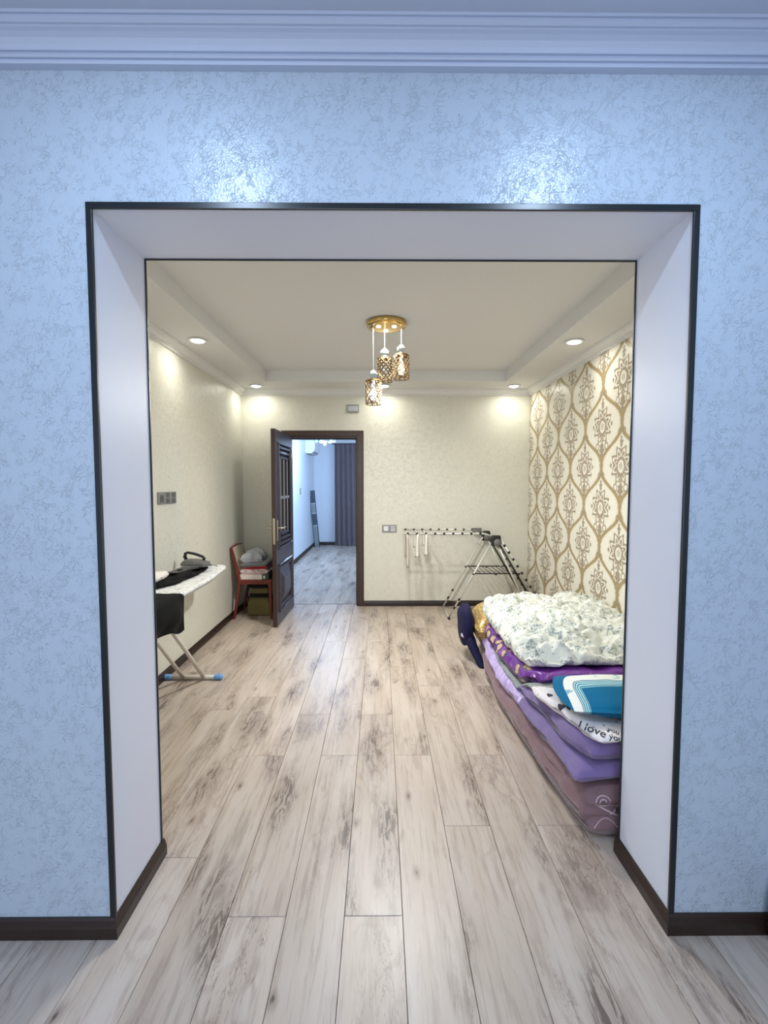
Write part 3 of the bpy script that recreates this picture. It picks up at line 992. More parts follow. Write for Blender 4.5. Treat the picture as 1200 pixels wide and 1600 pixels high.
# purple quilt, folded in two layers
pb = lambda u, y: ztop2(u, y) - .002
p1 = lambda u, y: interp([(1.8, .292), (2.2, .275), (2.6, .245), (2.8, .23)])(y) + .012 * min(1, u * 4)
pl1 = interp([(1.86, .792), (2.2, .79), (2.5, .787), (2.8, .79)])
mb = slab(1.868, 2.66, pl1, XRt - .01, pb, p1, seed=5, endr=.07, wr=.012, ws=5)
p2 = lambda u, y: interp([(1.8, .392), (2.2, .372), (2.6, .325), (2.8, .31)])(y) + .02 * min(1, u * 3)
slab(1.872, 2.65, interp([(1.86, .845), (2.1, .812), (2.5, .80)]), XRt - .01, lambda u, y: p1(u, y) - .002, p2, seed=6, endr=.075, wr=.013, ws=5, mb=mb)
tag(mb.build('folded_quilt', M_purple, smooth=True), 'plain purple quilt folded in two thick layers above the mauve mattress', 'quilt')

# lilac printed quilt behind it
l1 = lambda u, y: interp([(2.4, .255), (2.8, .235), (3.2, .23), (3.9, .24)])(y) + .02 * min(1, u * 4)
mb = slab(2.60, 3.80, interp([(2.60, .785), (2.7, .768), (3.0, .768), (3.4, .782), (3.8, .80)]), XRt - .01, pb, l1, seed=8, endr=.05, wr=.015, ws=7)
tag(mb.build('lilac_quilt', M_lilac, smooth=True), 'shiny lilac printed quilt showing along the left side of the pile', 'quilt')

# grey sheet
g0 = lambda u, y: (l1(u, y) if y > 2.72 else (p2(u, y) if y < 2.55 else p2(u, y) + (l1(u, y) - p2(u, y)) * (y - 2.55) / .17)) + .002
mb = slab(2.44, 3.55, interp([(2.44, .84), (2.52, .80), (3.1, .795), (3.6, .83)]), XRt - .02, g0, lambda u, y: g0(u, y) + .024, seed=9, endr=.03, wr=.006, ws=8)
tag(mb.build('grey_sheet', M_grey, smooth=True), 'grey green patterned sheet peeking out under the purple satin', 'sheet')

# purple satin quilt
s0 = lambda u, y: g0(u, y) + .024 - .001
s1 = lambda u, y: interp([(2.5, .415), (2.8, .375), (3.2, .355), (3.8, .36)])(y) + .012 * min(1, u * 3)
mb = slab(2.50, 3.66, interp([(2.5, .86), (2.62, .805), (3.2, .79), (3.8, .80)]), XRt - .02, s0, s1, seed=11, endr=.05, wr=.014, ws=9)
tag(mb.build('satin_quilt', M_satin, smooth=True), 'bright purple satin quilt with gold floral edge under the white comforter', 'quilt')

# white comforter, strongly wrinkled
def cz(u, y):
    base = interp([(2.5, .40), (2.62, .485), (3.0, .515), (3.4, .53), (3.8, .50), (4.1, .46)])(y)
    x = .8 + .9 * u
    r = 0
    for k, (fx, fy, am) in enumerate(((4.0, 9.0, .020), (9.0, 16.0, .012), (15.0, 22.0, .007))):
        n_ = noise.noise(Vector((x * fx + k * 7, y * fy + x * 3 * math.sin(k + y), k * 3.1)))
        r += 1.7 * am * (1 - abs(n_) * 2.4)
    for k, (fx, fy, am, wd) in enumerate(((3.0, 5.0, .030, .10), (5.5, 8.0, .020, .10), (9.0, 13.0, .012, .12))):
        n_ = noise.noise(Vector((x * fx + 31 + k * 5, y * fy + x * 2.0, k * 1.7 + 2)))
        r -= am * math.exp(-(n_ / wd) ** 2)
    r += .045 * noise.noise(Vector((x * 2.3, y * 2.1, 5))) + .022
    return base + r - .035 + .03 * u
mb = slab(2.58, 3.98, interp([(2.5, .88), (2.7, .81), (3.1, .805), (3.6, .81), (3.8, .83), (4.0, .88)]), XRt, lambda u, y: interp([(2.5, .42), (2.9, .372), (3.8, .365), (4.1, .37)])(y) + .008 * min(1, u * 3), cz,
          seed=13, endr=.08, wr=.009, ws=16, nx=130, ny=170)
tag(mb.build('white_comforter', M_comf, smooth=True), 'puffy white comforter with blue grey floral print on top of the pile', 'comforter')

# gold brocade bundle and navy bundle at the far end
mb = slab(3.66, 4.16, interp([(3.6, .79), (3.75, .755), (3.95, .76), (4.3, .80)]), 1.3, .14, lambda u, y: .435 - .06 * u, seed=17, endr=.12, wr=.018, ws=6, nx=30, ny=26)
tag(mb.build('gold_brocade_quilt', M_broc, smooth=True), 'gold floral brocade quilt rolled at the far end of the pile', 'quilt')
M_navy = fabric('navy_fabric', (24, 25, 62), .7, 300, .06, .0).done()
mb = MB()
def blob(mb, c_, r, seed, amp=.12, n=28, mm=20, rot=0):
    vs, fs = [], []
    for j in range(mm + 1):
        th = PI * j / mm
        for i in range(n):
            ph = 2 * PI * i / n
            d = Vector((math.sin(th) * math.cos(ph), math.sin(th) * math.sin(ph), math.cos(th)))
            k = 1 + amp * fbm(d.x * 1.6 + seed, d.y * 1.6, d.z * 1.6, 3)
            pw = lambda q: math.copysign(abs(q) ** .75, q)
            x, y, z = pw(d.x) * r[0] * k, pw(d.y) * r[1] * k, pw(d.z) * r[2] * k
            vs.append((c_[0] + x * math.cos(rot) - y * math.sin(rot), c_[1] + x * math.sin(rot) + y * math.cos(rot), c_[2] + z))
    for j in range(mm):
        for i in range(n): fs.append((j * n + i, j * n + (i + 1) % n, (j + 1) * n + (i + 1) % n, (j + 1) * n + i))
    return mb.add(vs, fs)
nb_ = empty('navy_bundle', (.76, 3.88, 0)); tag(nb_, 'navy blue fabric bundle slumped at the far left corner of the pile', 'bundle')
mb = blob(MB(), (-.052, .03, .275), (.058, .16, .165), 3, .10)
body = mb.build('bundle_body', M_navy, nb_, smooth=True)
mb = MB()
vs = []; fs = []
for j in range(14):
    s_ = j / 13
    z = .24 - .236 * s_; xc = -.055 + .095 * s_ ** 1.2; yc = -.03 - .17 * s_
    for i in range(10):
        a = 2 * PI * i / 10
        vs.append((xc + (.052 - .020 * s_) * math.cos(a) + .006 * fbm(i, j * .4, 0), yc + .085 * math.sin(a) * (1 - .45 * s_), z + .003 * math.cos(a * 2)))
for j in range(13):
    for i in range(10): fs.append((j * 10 + i, j * 10 + (i + 1) % 10, (j + 1) * 10 + (i + 1) % 10, (j + 1) * 10 + i))
fs.append(tuple(range(10))); fs.append(tuple(130 + i for i in range(10))[::-1])
mb.add(vs, fs).build('hanging_flap', M_navy, nb_, smooth=True)
MB().add([(-.108, -.085, .21), (-.088, -.100, .20), (-.085, -.098, .225), (-.104, -.08, .235)], [(0, 1, 2, 3)]).build('white_tag', plain('tag_white', (205, 205, 215), .6), nb_)['label'] = 'small pale tag'

# white printed blanket with lettering
def bt(u, y): return interp([(1.8, .435), (2.1, .43), (2.35, .40), (2.5, .375)])(y) + .012 * math.sin(u * 9 + y * 4) * min(1, u * 3)
mb = slab(1.845, 2.47, interp([(1.84, .885), (1.95, .845), (2.1, .815), (2.2, .795), (2.36, .785), (2.46, .80)]), XRt - .03,
          lambda u, y: p2(u, y) + .0, bt, seed=21, endr=.06, wr=.010, ws=6, nx=60, ny=60)
blank = mb.build('printed_blanket', M_blank, smooth=True)
tag(blank, 'white blanket printed with small dark motifs and love lettering, under the teal pillow', 'blanket')
bvb = bvh_of(blank)
M_ink = plain('dark_print', (48, 52, 60), .8)


def lettering(txt, origin, ux, uy, size, dirv, bvh, name, m, parent, off=.0014):
    cu = bpy.data.curves.new('text', 'FONT'); cu.body = txt; cu.size = size; cu.resolution_u = 3
    cu.offset = size * .012
    to = bpy.data.objects.new('text', cu); col.objects.link(to)
    bpy.context.view_layer.update()
    me = bpy.data.meshes.new_from_object(to.evaluated_get(bpy.context.evaluated_depsgraph_get()))
    bpy.data.objects.remove(to)
    bm = bmesh.new(); bm.from_mesh(me)
    bmesh.ops.subdivide_edges(bm, edges=[e_ for e_ in bm.edges if e_.calc_length() > size * .1], cuts=2, use_grid_fill=True)
    bmesh.ops.triangulate(bm, faces=bm.faces)
    o_, U, V, dv = Vector(origin), Vector(ux).normalized(), Vector(uy).normalized(), Vector(dirv).normalized()
    for v in bm.verts:
        p = o_ + U * v.co.x + V * v.co.y
        hit = bvh.ray_cast(p - dv * .4, dv)
        v.co = (hit[0] if hit[0] else p) - dv * off
    bm.to_mesh(me); bm.free(); me.materials.clear(); me.materials.append(m)
    ob = bpy.data.objects.new(name, me); col.objects.link(ob); ob.parent = parent
    return ob


dv = (.30, .75, -.60)
UY = Vector((-.15, .45, .75))
def txt(s_, o_, ang, size):
    U = Vector((1, -.25, 0)).normalized(); V = Vector((.12, .5, .8)).normalized()
    U2 = U * math.cos(ang) + V * math.sin(ang); V2 = -U * math.sin(ang) + V * math.cos(ang)
    lettering(s_, o_, U2, V2, size, dv, bvb, 'printed_lettering', M_ink, blank)
txt('I love', (.826, 1.94, .425), -.42, .050)
txt('you', (.925, 1.87, .402), -.15, .034)
txt('you', (.925, 1.88, .438), -.3, .030)
txt('\u2665', (.805, 2.12, .42), -.3, .030)
txt('\u2665', (.835, 2.10, .43), -.3, .030)
txt('\u2665', (.80, 2.25, .42), -.3, .026)

# teal pillow
def pillow_mat():
    m = fabric('teal_printed_pillowcase', (0, 100, 142), .9, 260, .04, .0)
    x, y, z = m.xyz()       # object coordinates in metres: x 0..0.62, y 0..0.60 from the near left corner
    # nested bands around the near-right: rounded distance from the left and far edges
    q = ((x + (y - .30).mn(0.0) * -0.25))
    dl = (x - 0.01) * 1.9; df = (0.45 - y) * 0.55
    a = (0.16 - dl).mx(0.0); b = (0.16 - df).mx(0.0)
    rr = 0.16 - (a * a + b * b).sqrt()
    d = rr.mn(dl.mn(df))
    wv = (m.noise(6, 2) - .5) * .014
    d = d + wv
    band = d.step(.022, .026) * (1 - d.step(.092, .096))
    m.over(band, (226, 230, 226))
    fl = m.voro(14, vec=m.scaled(1, 1, .2)); pet = m.noise(40, 2).step(.42, .52)
    m.over(band * (1 - fl.step(.30, .38)) * pet * .8, (92, 160, 180))
    st = d.step(.098, .102) * (1 - d.step(.150, .154))
    m.over(st, (70, 150, 170))
    m.over(st * ((d * 380.0).sin()).step(.3, .75) * .9, (222, 232, 232))
    return m.done()
PX, PY_ = .815, 1.90
vs = []; fs = []; NU, NV = 44, 44
for sgn in (1, -1):
    for j in range(NV + 1):
        for i in range(NU + 1):
            u, v = i / NU, j / NV
            eu = 1 - (2 * u - 1) ** 2; ev = 1 - (2 * v - 1) ** 2
            h = (eu ** .5) * (ev ** .5)
            x = u * .68 + .014 * (2 * u - 1) * -(ev) * -1; y = v * .47
            # outline: corners pulled a little, sides bowed; near-left corner rounded off
            x += .022 * (1 - ev) * (1 - u * 2) ; 
            z = .012 + sgn * .062 * h + .05 * math.sin(PI * min(1, u * 1.2)) * (.3 + .7 * ev) * 0 + .006 * fbm(u * 4, v * 4, sgn, 3) * h
            vs.append((x, y, z))
    o_ = 0 if sgn == 1 else (NU + 1) * (NV + 1)
    for j in range(NV):
        for i in range(NU):
            a = o_ + j * (NU + 1) + i
            fs.append((a, a + 1, a + NU + 2, a + NU + 1) if sgn == 1 else (a, a + NU + 1, a + NU + 2, a + 1))
pil = MB().add(vs, fs).build('teal_pillow', pillow_mat(), smooth=True)
bm = bmesh.new(); bm.from_mesh(pil.data); bmesh.ops.remove_doubles(bm, verts=bm.verts, dist=.0008); bm.to_mesh(pil.data); bm.free()
pil.location = (.796, 1.955, .470); pil.rotation_euler = (math.radians(-5), math.radians(-1), math.radians(-10))
tag(pil, 'teal pillow with white flowered band lying on the printed blanket', 'pillow')

# ---------------------------------------------------------------- drying rack
dr = empty('drying_rack', (1.19, 5.25, 0)); tag(dr, 'silver folding drying rack with one wing raised and one wing lowered', 'drying rack')
M_steel = plain('rack_steel', (214, 214, 206), .32, .35)
M_blk = plain('black_plastic_joint', (24, 24, 24), .45)
M_gp = plain('grey_plastic_disc', (110, 108, 108), .45)
YF, YB = -.23, .23
def T(name, pts, r, m, parent, n=8): return MB().tube(pts, r, n).build(name, m, parent, smooth=True)
for yy in (YF, YB):
    T('leg', [(-.005, yy, .83), (-.46, yy, .012)], .0098, M_steel, dr)
    T('leg', [(.045, yy, .82), (.43, yy, .012)], .0098, M_steel, dr)
T('foot_bar', [(-.46, YF - .02, .012), (-.46, YB + .02, .012)], .008, M_steel, dr)
T('foot_bar', [(.43, YF - .02, .012), (.43, YB + .02, .012)], .008, M_steel, dr)
for xx in (-.46, .43):
    for yy in (YF - .02, YB + .02):
        T('foot_cap', [(xx, yy - .02, .014), (xx, yy + .02, .014)], .013, M_blk, dr)
T('brace', [(-.345, YB, .21), (-.30, 0, .17), (-.415, YF, .09)], .003, M_steel, dr)
T('brace', [(-.345, YF, .21), (-.30, 0, .13), (-.415, YB, .09)], .003, M_steel, dr)
for zz in (.21, .12):
    for yy in (YF, YB):
        xx = -.46 + (zz - .012) / .818 * .455
        T('leg_clip', [(xx - .008, yy, zz - .012), (xx + .008, yy, zz + .012)], .011, M_blk, dr)
# hubs
for yy in (YF - .012, YB + .012):
    MB().box(-.02, .085, yy - .018, yy + .018, .785, .90).build('hub', M_blk, dr, bevel=.02)
    T('hub_disc', [(.045, yy - .026, .822), (.045, yy + .026, .822)], .040, M_gp, dr, 18)
T('top_bar', [(.02, YF, .872), (.02, YB, .872)], .008, M_steel, dr)
# raised wing
wing = empty('raised_wing', (0, 0, 0)); wing.parent = dr
for yy in (YF, YB):
    T('wing_rail', [(.0, yy, .885), (-.10, yy, .915), (-.93, yy, .915)], .0095, M_steel, wing)
T('wing_end_rail', [(-.93, YF, .915), (-.93, YB, .915)], .007, M_steel, wing)
xs_ = [-.90 + k * .096 for k in range(9)]
for x in xs_:
    T('wing_rod', [(x, YF, .915), (x, YB, .915)], .0032, M_steel, wing, 6)
    for yy in (YF, YB):
        T('rod_clip', [(x - .011, yy, .915), (x + .011, yy, .915)], .0125, M_blk, wing)
MB().box(-.125, -.02, YB - .014, YB + .014, .88, .935).build('wing_bracket', M_gp, wing, bevel=.01)
for yy in (YF,):
    T('wing_prop', [(-.26, YB, .91), (-.02, YB - .03, .72)], .0028, M_steel, wing, 6)
# lowered wing folded beside the right legs
wing2 = empty('lowered_wing', (0, 0, 0)); wing2.parent = dr
A, B = Vector((.085, 0, .855)), Vector((.505, 0, .20))
for yy in (YF, YB):
    T('wing_rail', [A + Vector((0, yy, 0)), B + Vector((0, yy, 0))], .009, M_steel, wing2)
    T('wing_stay', [A + Vector((-.03, yy, -.02)), B + Vector((-.055, yy, -.04))], .010, M_blk, wing2)
for k in range(9):
    p = A.lerp(B, .1 + .9 * k / 8)
    T('wing_rod', [p + Vector((0, YF, 0)), p + Vector((0, YB, 0))], .0032, M_steel, wing2, 6)
    for yy in (YF, YB):
        q = (B - A).normalized() * .012
        T('rod_clip', [p + Vector((0, yy, 0)) - q, p + Vector((0, yy, 0)) + q], .0135, M_blk, wing2)
T('wing_end_rail', [B + Vector((0, YF - .01, 0)), B + Vector((0, YB + .01, 0))], .011, M_blk, wing2)
# lower shelf
shelf = empty('lower_shelf', (0, 0, 0)); shelf.parent = dr
for yy, zz in ((YF, .482), (YB, .497)):
    T('shelf_rail', [(-.20, yy, .488), (.285, yy, .488)], .0065, M_blk, shelf)
for k in range(9):
    x = -.17 + k * .052
    T('shelf_rod', [(x, YF, .488), (x, YB, .488)], .0035, M_blk, shelf, 6)
for yy in (YF, YB):
    for x in (-.2, .285, .04): T('shelf_clip', [(x - .01, yy, .482), (x + .01, yy, .482)], .012, M_blk, shelf)

# narrow cloths hanging over the raised wing
M_cloth = fabric('white_strap_cloth', (226, 224, 214), .9, 300, .04).done()
M_cloth2 = fabric('greige_strap_cloth', (206, 198, 184), .9, 300, .04).done()
for (x0, yq, zl, wd, wb, mm_, lab) in ((-.905, .0, .53, .022, .026, M_cloth2, 'thin greige strap hanging at the tip of the raised rack wing'),
                                  (-.80, .0, .64, .026, .050, M_cloth, 'narrow white cloth hanging second from the tip of the rack wing'),
                                  (-.705, .0, .66, .026, .050, M_cloth, 'narrow white cloth hanging third from the tip of the rack wing')):
    mb = MB(); n = 26
    path = []
    for side in (-1, 1):
        pass
    zt_ = .9215
    prof = [(-.15, zl + .02)] + [(-.15 + .0, zl + .02 + (zt_ - zl - .05) * s_ / 8) for s_ in range(1, 9)] + [(-.13, zt_), (-.05, zt_ - .006), (.05, zt_ - .006), (.12, zt_)] + \
           [(.14, zt_ - .03 - (zt_ - zl - .12) * s_ / 6) for s_ in range(0, 7)]
    vs = []; fs = []
    for i, (yy, zz) in enumerate(prof):
        tt = max(0, (zt_ - zz) / (zt_ - zl)); hwid = (wd + (wb - wd) * tt) / 2 + .001
        wob = .006 * fbm(i * .3, x0 * 5, 0)
        for xx, dy in ((-hwid, 0), (0, .006), (hwid, 0), (0, -.006)):
            nrm_y = dy if abs(zz - zt_) > .02 else 0; nrm_z = dy * .35 if abs(zz - zt_) <= .02 else 0
            vs.append((x0 + xx + wob, yq + yy + nrm_y, zz + nrm_z + .003))
    for i in range(len(prof) - 1):
        for k in range(4): fs.append((i * 4 + k, i * 4 + (k + 1) % 4, (i + 1) * 4 + (k + 1) % 4, (i + 1) * 4 + k))
    fs += [(0, 1, 2, 3), tuple(4 * (len(prof) - 1) + k for k in (3, 2, 1, 0))]
    o = mb.add(vs, fs).build('hanging_cloth', mm_, smooth=True); o.location = (1.19, 5.25 - .10, 0)
    tag(o, lab, 'cloth', 'narrow cloths on the drying rack')

# ---------------------------------------------------------------- ironing board
ib = empty('ironing_board', (-1.40, 3.2, 0)); tag(ib, 'ironing board with white floral cover and white tube legs by the left wall', 'ironing board')
def cover_mat():
    m = fabric('white_floral_board_cover', (224, 224, 222), .85, 300, .04)
    m.over(m.noise(26, 3, .7, 1.2).step(.53, .60) * .6, (120, 134, 142))
    m.over((1 - m.voro(34).step(.14, .22)) * m.noise(12).step(.5, .6) * .7, (70, 78, 84))
    return m.done()
M_cover = cover_mat()
def board_poly(y0, y1, hw_, tip):
    pts = [(-hw_, y0 + .05), (-hw_ + .05, y0), (hw_ - .05, y0), (hw_, y0 + .05)]
    pts += [(hw_, y1 - .55)]
    for k in range(0, 13):
        a = k / 12 * PI
        pts.append((tip * math.cos(a), y1 - .11 + .11 * math.sin(a)))
    pts += [(-hw_, y1 - .55)]
    return pts
ZB = .765
poly = board_poly(-.88, .80, .172, .125)
MB().prism(poly, ZB - .028, ZB, 'z').build('board_cover', M_cover, ib, bevel=.01, seg=3)
poly2 = board_poly(-.86, .78, .160, .115)
MB().prism(poly2, ZB - .040, ZB - .029, 'z').build('board_plate', plain('board_mesh_grey', (170, 172, 174), .5, .4), ib)
M_leg = plain('cream_white_tube', (206, 200, 190), .4)
for xx in (-.05, .10):
    T('leg', [(xx, .235, .022), (xx, -.04, .30), (xx * .9, -.46, .722)], .013, M_leg, ib, 10)
for xx in (-.10, .045):
    T('leg', [(xx, -.84, .022), (xx, -.55, .30), (xx * .9, -.11, .722)], .012, M_leg, ib, 10)
T('pivot_bar', [(-.12, -.30, .56), (.12, -.30, .56)], .009, M_leg, ib)
T('foot_bar', [(-.17, .245, .020), (.215, .245, .020)], .0165, M_leg, ib, 14)
T('foot_bar', [(-.17, -.85, .020), (.19, -.85, .020)], .0165, M_leg, ib, 14)
M_bcap = plain('light_blue_plastic', (112, 166, 222), .4)
for yy in (.245, -.85):
    for xx in (-.165, .205):
        MB().lathe([(.001, -.028), (.019, -.026), (.0215, -.018), (.019, -.010), (.0215, 0), (.019, .010), (.0215, .018), (.018, .028), (.001, .03)], n=16).build('foot_cap', M_bcap, ib, smooth=True)
        o = bpy.context.scene.collection.objects[-1]; o.location = (xx, yy, .0215); o.rotation_euler = (0, PI / 2, 0)
        o['label'] = 'light blue plastic end cap'

# things on the board
M_dark = fabric('black_cloth', (9, 9, 11), .95, 300, .1, 0.0).done()
M_dk2 = fabric('charcoal_cloth', (62, 62, 64), .9, 300, .08).done()
M_whitecl = fabric('white_cotton', (226, 220, 214), .9, 300, .03).done()
mb = slab(3.02, 3.76, interp([(3.0, -1.575), (3.4, -1.56), (3.76, -1.44)]), interp([(3.0, -1.42), (3.25, -1.36), (3.5, -1.345), (3.76, -1.36)]), ZB + .002, lambda u, y: ZB + .028 + .012 * math.sin(y * 18 + u * 4), seed=31, endr=.03, wr=.010, ws=14, nx=24, ny=40)
tag(mb.build('black_trousers', M_dark, smooth=True), 'black garment laid along the ironing board', 'garment')
mb = slab(3.40, 3.88, interp([(3.4, -1.545), (3.7, -1.50), (3.9, -1.43)]), interp([(3.4, -1.46), (3.7, -1.36), (3.9, -1.385)]), lambda u, y: ZB + .030, lambda u, y: ZB + .046 + .006 * math.sin(y * 25), seed=33, endr=.02, wr=.006, ws=14, nx=18, ny=30)
tag(mb.build('grey_shirt', M_dk2, smooth=True), 'charcoal grey garment folded under the iron on the board', 'garment')
mb = slab(3.04, 3.30, -1.575, -1.44, ZB + .036, lambda u, y: ZB + .092, seed=35, endr=.05, wr=.006, ws=10, nx=20, ny=20)
o = mb.build('white_towel', M_whitecl, smooth=True); o.location = (.0, -.06, 0)
tag(o, 'rolled white towel on the near part of the ironing board', 'towel')
# black garment draped over the front edge
vs = []; fs = []
NU, NV = 22, 26
for sgn in (0, 1):
    for j in range(NV + 1):
        s_ = j / NV
        for i in range(NU + 1):
            u = i / NU; y = 2.50 + .37 * u
            if s_ < .30:
                x = -1.44 + (.225) * (s_ / .30); z = ZB + .012 + .006 * fbm(u * 5, s_ * 5, 1)
            elif s_ < .40:
                a = (s_ - .30) / .10 * PI / 2
                x = -1.215 + .022 * math.sin(a); z = ZB + .012 - .022 * (1 - math.cos(a))
            else:
                q = (s_ - .40) / .60
                ln = .125 + .085 * u + .008 * math.sin(u * 9)
                x = -1.193 + .012 * math.sin(u * 11 + q * 2) * q + .03 * math.sin(PI * min(1, q * 1.2)) * math.sin(PI * u); z = ZB - .010 - ln * q
                y += -.02 * q + (.03 * q * (1 - q)) * (1 if u > .5 else -1)
                if u > .85: z += .018 * ((u - .85) / .15) ** 2 * q
            nx_, nz_ = (0, .009) if s_ < .30 else (.008, 0)
            bl = math.sin(PI * u) ** .3 if 0 < u < 1 else 0
            vs.append((x - (0 if sgn == 0 else nx_ * bl * 1.6), y, z - (0 if sgn == 0 else nz_ * bl)))
    o_ = sgn * (NU + 1) * (NV + 1)
    for j in range(NV):
        for i in range(NU):
            a = o_ + j * (NU + 1) + i
            fs.append((a, a + 1, a + NU + 2, a + NU + 1))
k_ = (NU + 1) * (NV + 1)
for i in range(NU): fs.append((i, i + 1, k_ + i + 1, k_ + i)); a = NV * (NU + 1) + i; fs.append((a, a + 1, k_ + a + 1, k_ + a))
for j in range(NV):
    a = j * (NU + 1); fs.append((a, a + NU + 1, k_ + a + NU + 1, k_ + a)); a += NU; fs.append((a, a + NU + 1, k_ + a + NU + 1, k_ + a))
tag(MB().add(vs, fs).build('draped_sweater', M_dark, smooth=True), 'black garment hanging over the front edge of the ironing board', 'garment')

# iron
ir = empty('steam_iron', (-1.415, 3.66, ZB + .047), math.radians(-12)); ir.scale = (1, 1, .84); tag(ir, 'grey steam iron with black loop handle resting on the board', 'iron')
def iron_poly(sc_, tip=.125):
    return [(-.115 * sc_, -.048 * sc_), (-.105 * sc_, -.056 * sc_), (0, -.056 * sc_), (.07 * sc_, -.036 * sc_), (tip * sc_, 0), (.07 * sc_, .036 * sc_), (0, .056 * sc_), (-.105 * sc_, .056 * sc_), (-.115 * sc_, .048 * sc_)]
MB().prism(iron_poly(1), 0, .008, 'z').build('soleplate', plain('steel_sole', (170, 170, 172), .25, .8), ir, bevel=.002)
M_irg = plain('iron_grey_plastic', (108, 108, 104), .4)
mb = MB(); rings = []
for (z, s_, dx) in ((.008, .99, 0), (.024, .97, -.001), (.030, .90, -.002), (.044, .82, -.006), (.056, .62, -.016), (.060, .40, -.024)):
    rings.append([(x * s_ + dx, y * s_, z) for x, y in iron_poly(1)])
n = 9; vs = [q for r_ in rings for q in r_]; fs = [tuple(range(n))[::-1], tuple(5 * n + k for k in range(n))]
for i in range(5):
    for k in range(n): fs.append((i * n + k, i * n + (k + 1) % n, (i + 1) * n + (k + 1) % n, (i + 1) * n + k))
mb.add(vs, fs).build('body', M_irg, ir, bevel=.003)
T('handle', [(-.085, 0, .045), (-.103, 0, .075), (-.100, 0, .108), (-.080, 0, .118), (-.02, 0, .108), (.045, 0, .086), (.062, 0, .070), (.055, 0, .050)], .012, M_blk, ir, 10)
T('power_cord', [(-.10, 0, .09), (-.125, .01, .08), (-.13, .03, .05), (-.115, .055, .01), (-.06, .075, .004), (.05, .078, .0), (.12, .055, -.004), (.15, .03, -.006)], .0035, M_blk, ir, 8)

# ---------------------------------------------------------------- red chair with laundry
ch = empty('chair', (-1.36, 5.21, 0)); tag(ch, 'low red wooden chair with beige backrest in the corner behind the door', 'chair')
M_red = dark_wood('red_brown_wood', (112, 42, 34), .35)
M_beige = fabric('beige_backrest', (196, 184, 160), .8, 200, .06).done()
for yy in (-.18, .18):
    MB().prism([(-.235, .76), (-.215, .775), (-.150, .56), (-.125, .43), (-.135, .30), (-.190, 0), (-.215, 0), (-.165, .30), (-.155, .42), (-.180, .54)], yy - .013, yy + .013, 'y').build('rear_leg', M_red, ch, bevel=.004)
    MB().prism([(.165, .40), (.200, .40), (.205, .0), (.185, .0)], yy - .014, yy + .014, 'y').build('front_leg', M_red, ch, bevel=.004)
    MB().box(-.14, .19, yy - .010, yy + .010, .375, .405).build('side_rail', M_red, ch, bevel=.003)
MB().box(-.15, .21, -.195, .195, .402, .424).build('seat', M_red, ch, bevel=.008)
mb = MB(); vs = []; fs = []
for j in range(9):
    s_ = j / 8; z = .50 + .265 * s_; x = -.158 - .062 * s_ 
    for i in range(9):
        v = i / 8; y = -.166 + .332 * v; bow = -.012 * math.sin(PI * v)
        vs.append((x + bow, y, z)); vs.append((x + bow + .014, y, z))
for j in range(8):
    for i in range(8):
        a = (j * 9 + i) * 2
        fs.append((a, a + 2, a + 20, a + 18)); fs.append((a + 1, a + 19, a + 21, a + 3))
for i in range(8):
    a = i * 2; fs.append((a, a + 1, a + 3, a + 2)); a += 144; fs.append((a, a + 2, a + 3, a + 1))
for j in range(8):
    a = j * 18; fs.append((a, a + 18, a + 19, a + 1)); a += 16; fs.append((a, a + 1, a + 19, a + 18))
mb.add(vs, fs).build('backrest', M_beige, ch)
MB().tube([(-.222, -.18, .765), (-.232, 0, .772), (-.222, .18, .765)], .011, 8).build('top_rail', M_red, ch, smooth=True)
# stack on the seat
zs = .424
bxo = empty('flat_box', (-1.345, 5.20, zs)); tag(bxo, 'flat white box with dark green end on the chair seat', 'box')
M_boxw = plain('white_card', (226, 216, 206), .6)
MB().box(-.155, .155, -.17, .17, .001, .055).build('box_body', M_boxw, bxo, bevel=.003)
MB().box(.085, .158, -.172, .172, .0005, .0555).build('end_band', plain('dark_green_card', (38, 66, 60), .5), bxo, bevel=.003)['label'] = 'dark green end of the box'
MB().box(.100, .116, -.1735, -.1715, .012, .045).build('band_mark', M_boxw, bxo)
MB().lathe([(.001, 0), (.012, 0), (.012, .002), (.001, .002)], n=12)
def pink_mat():
    m = fabric('pink_floral_cloth', (222, 196, 198), .85, 300, .04)
    m.over((1 - m.voro(34).step(.22, .32)) * .7, (186, 96, 104)); m.over(m.noise(30).step(.56, .62) * .6, (84, 96, 88)); return m.done()
def lay(name, m, x0, x1, y0, y1, z0, z1, seed, label, cat, wr=.008):
    mb = slab(y0, y1, x0, x1, z0, (lambda u, y: z1(u, y)) if callable(z1) else z1, seed=seed, endr=.03, wr=wr, ws=12, nx=22, ny=22)
    return tag(mb.build(name, m, smooth=True), label, cat)
z1 = zs + .056
lay('floral_cloth', pink_mat(), -1.50, -1.195, 5.035, 5.37, z1 - .004, z1 + .052, 41, 'pink floral folded cloth on the flat box', 'cloth', .005)
lay('red_cloth', fabric('red_cloth', (158, 24, 36), .85).done(), -1.47, -1.205, 5.05, 5.36, z1 + .048, lambda u, y: z1 + .066 + .024 * u, 42, 'red folded cloth between the pink and grey laundry', 'cloth', .005)
lay('grey_blanket', fabric('grey_green_blanket', (126, 130, 130), .9).done(), -1.50, -1.21, 5.05, 5.37, lambda u, y: z1 + .060 + .022 * u, lambda u, y: z1 + .120 + .02 * u, 43, 'darker grey folded blanket under the pale grey one on the chair', 'blanket', .01)
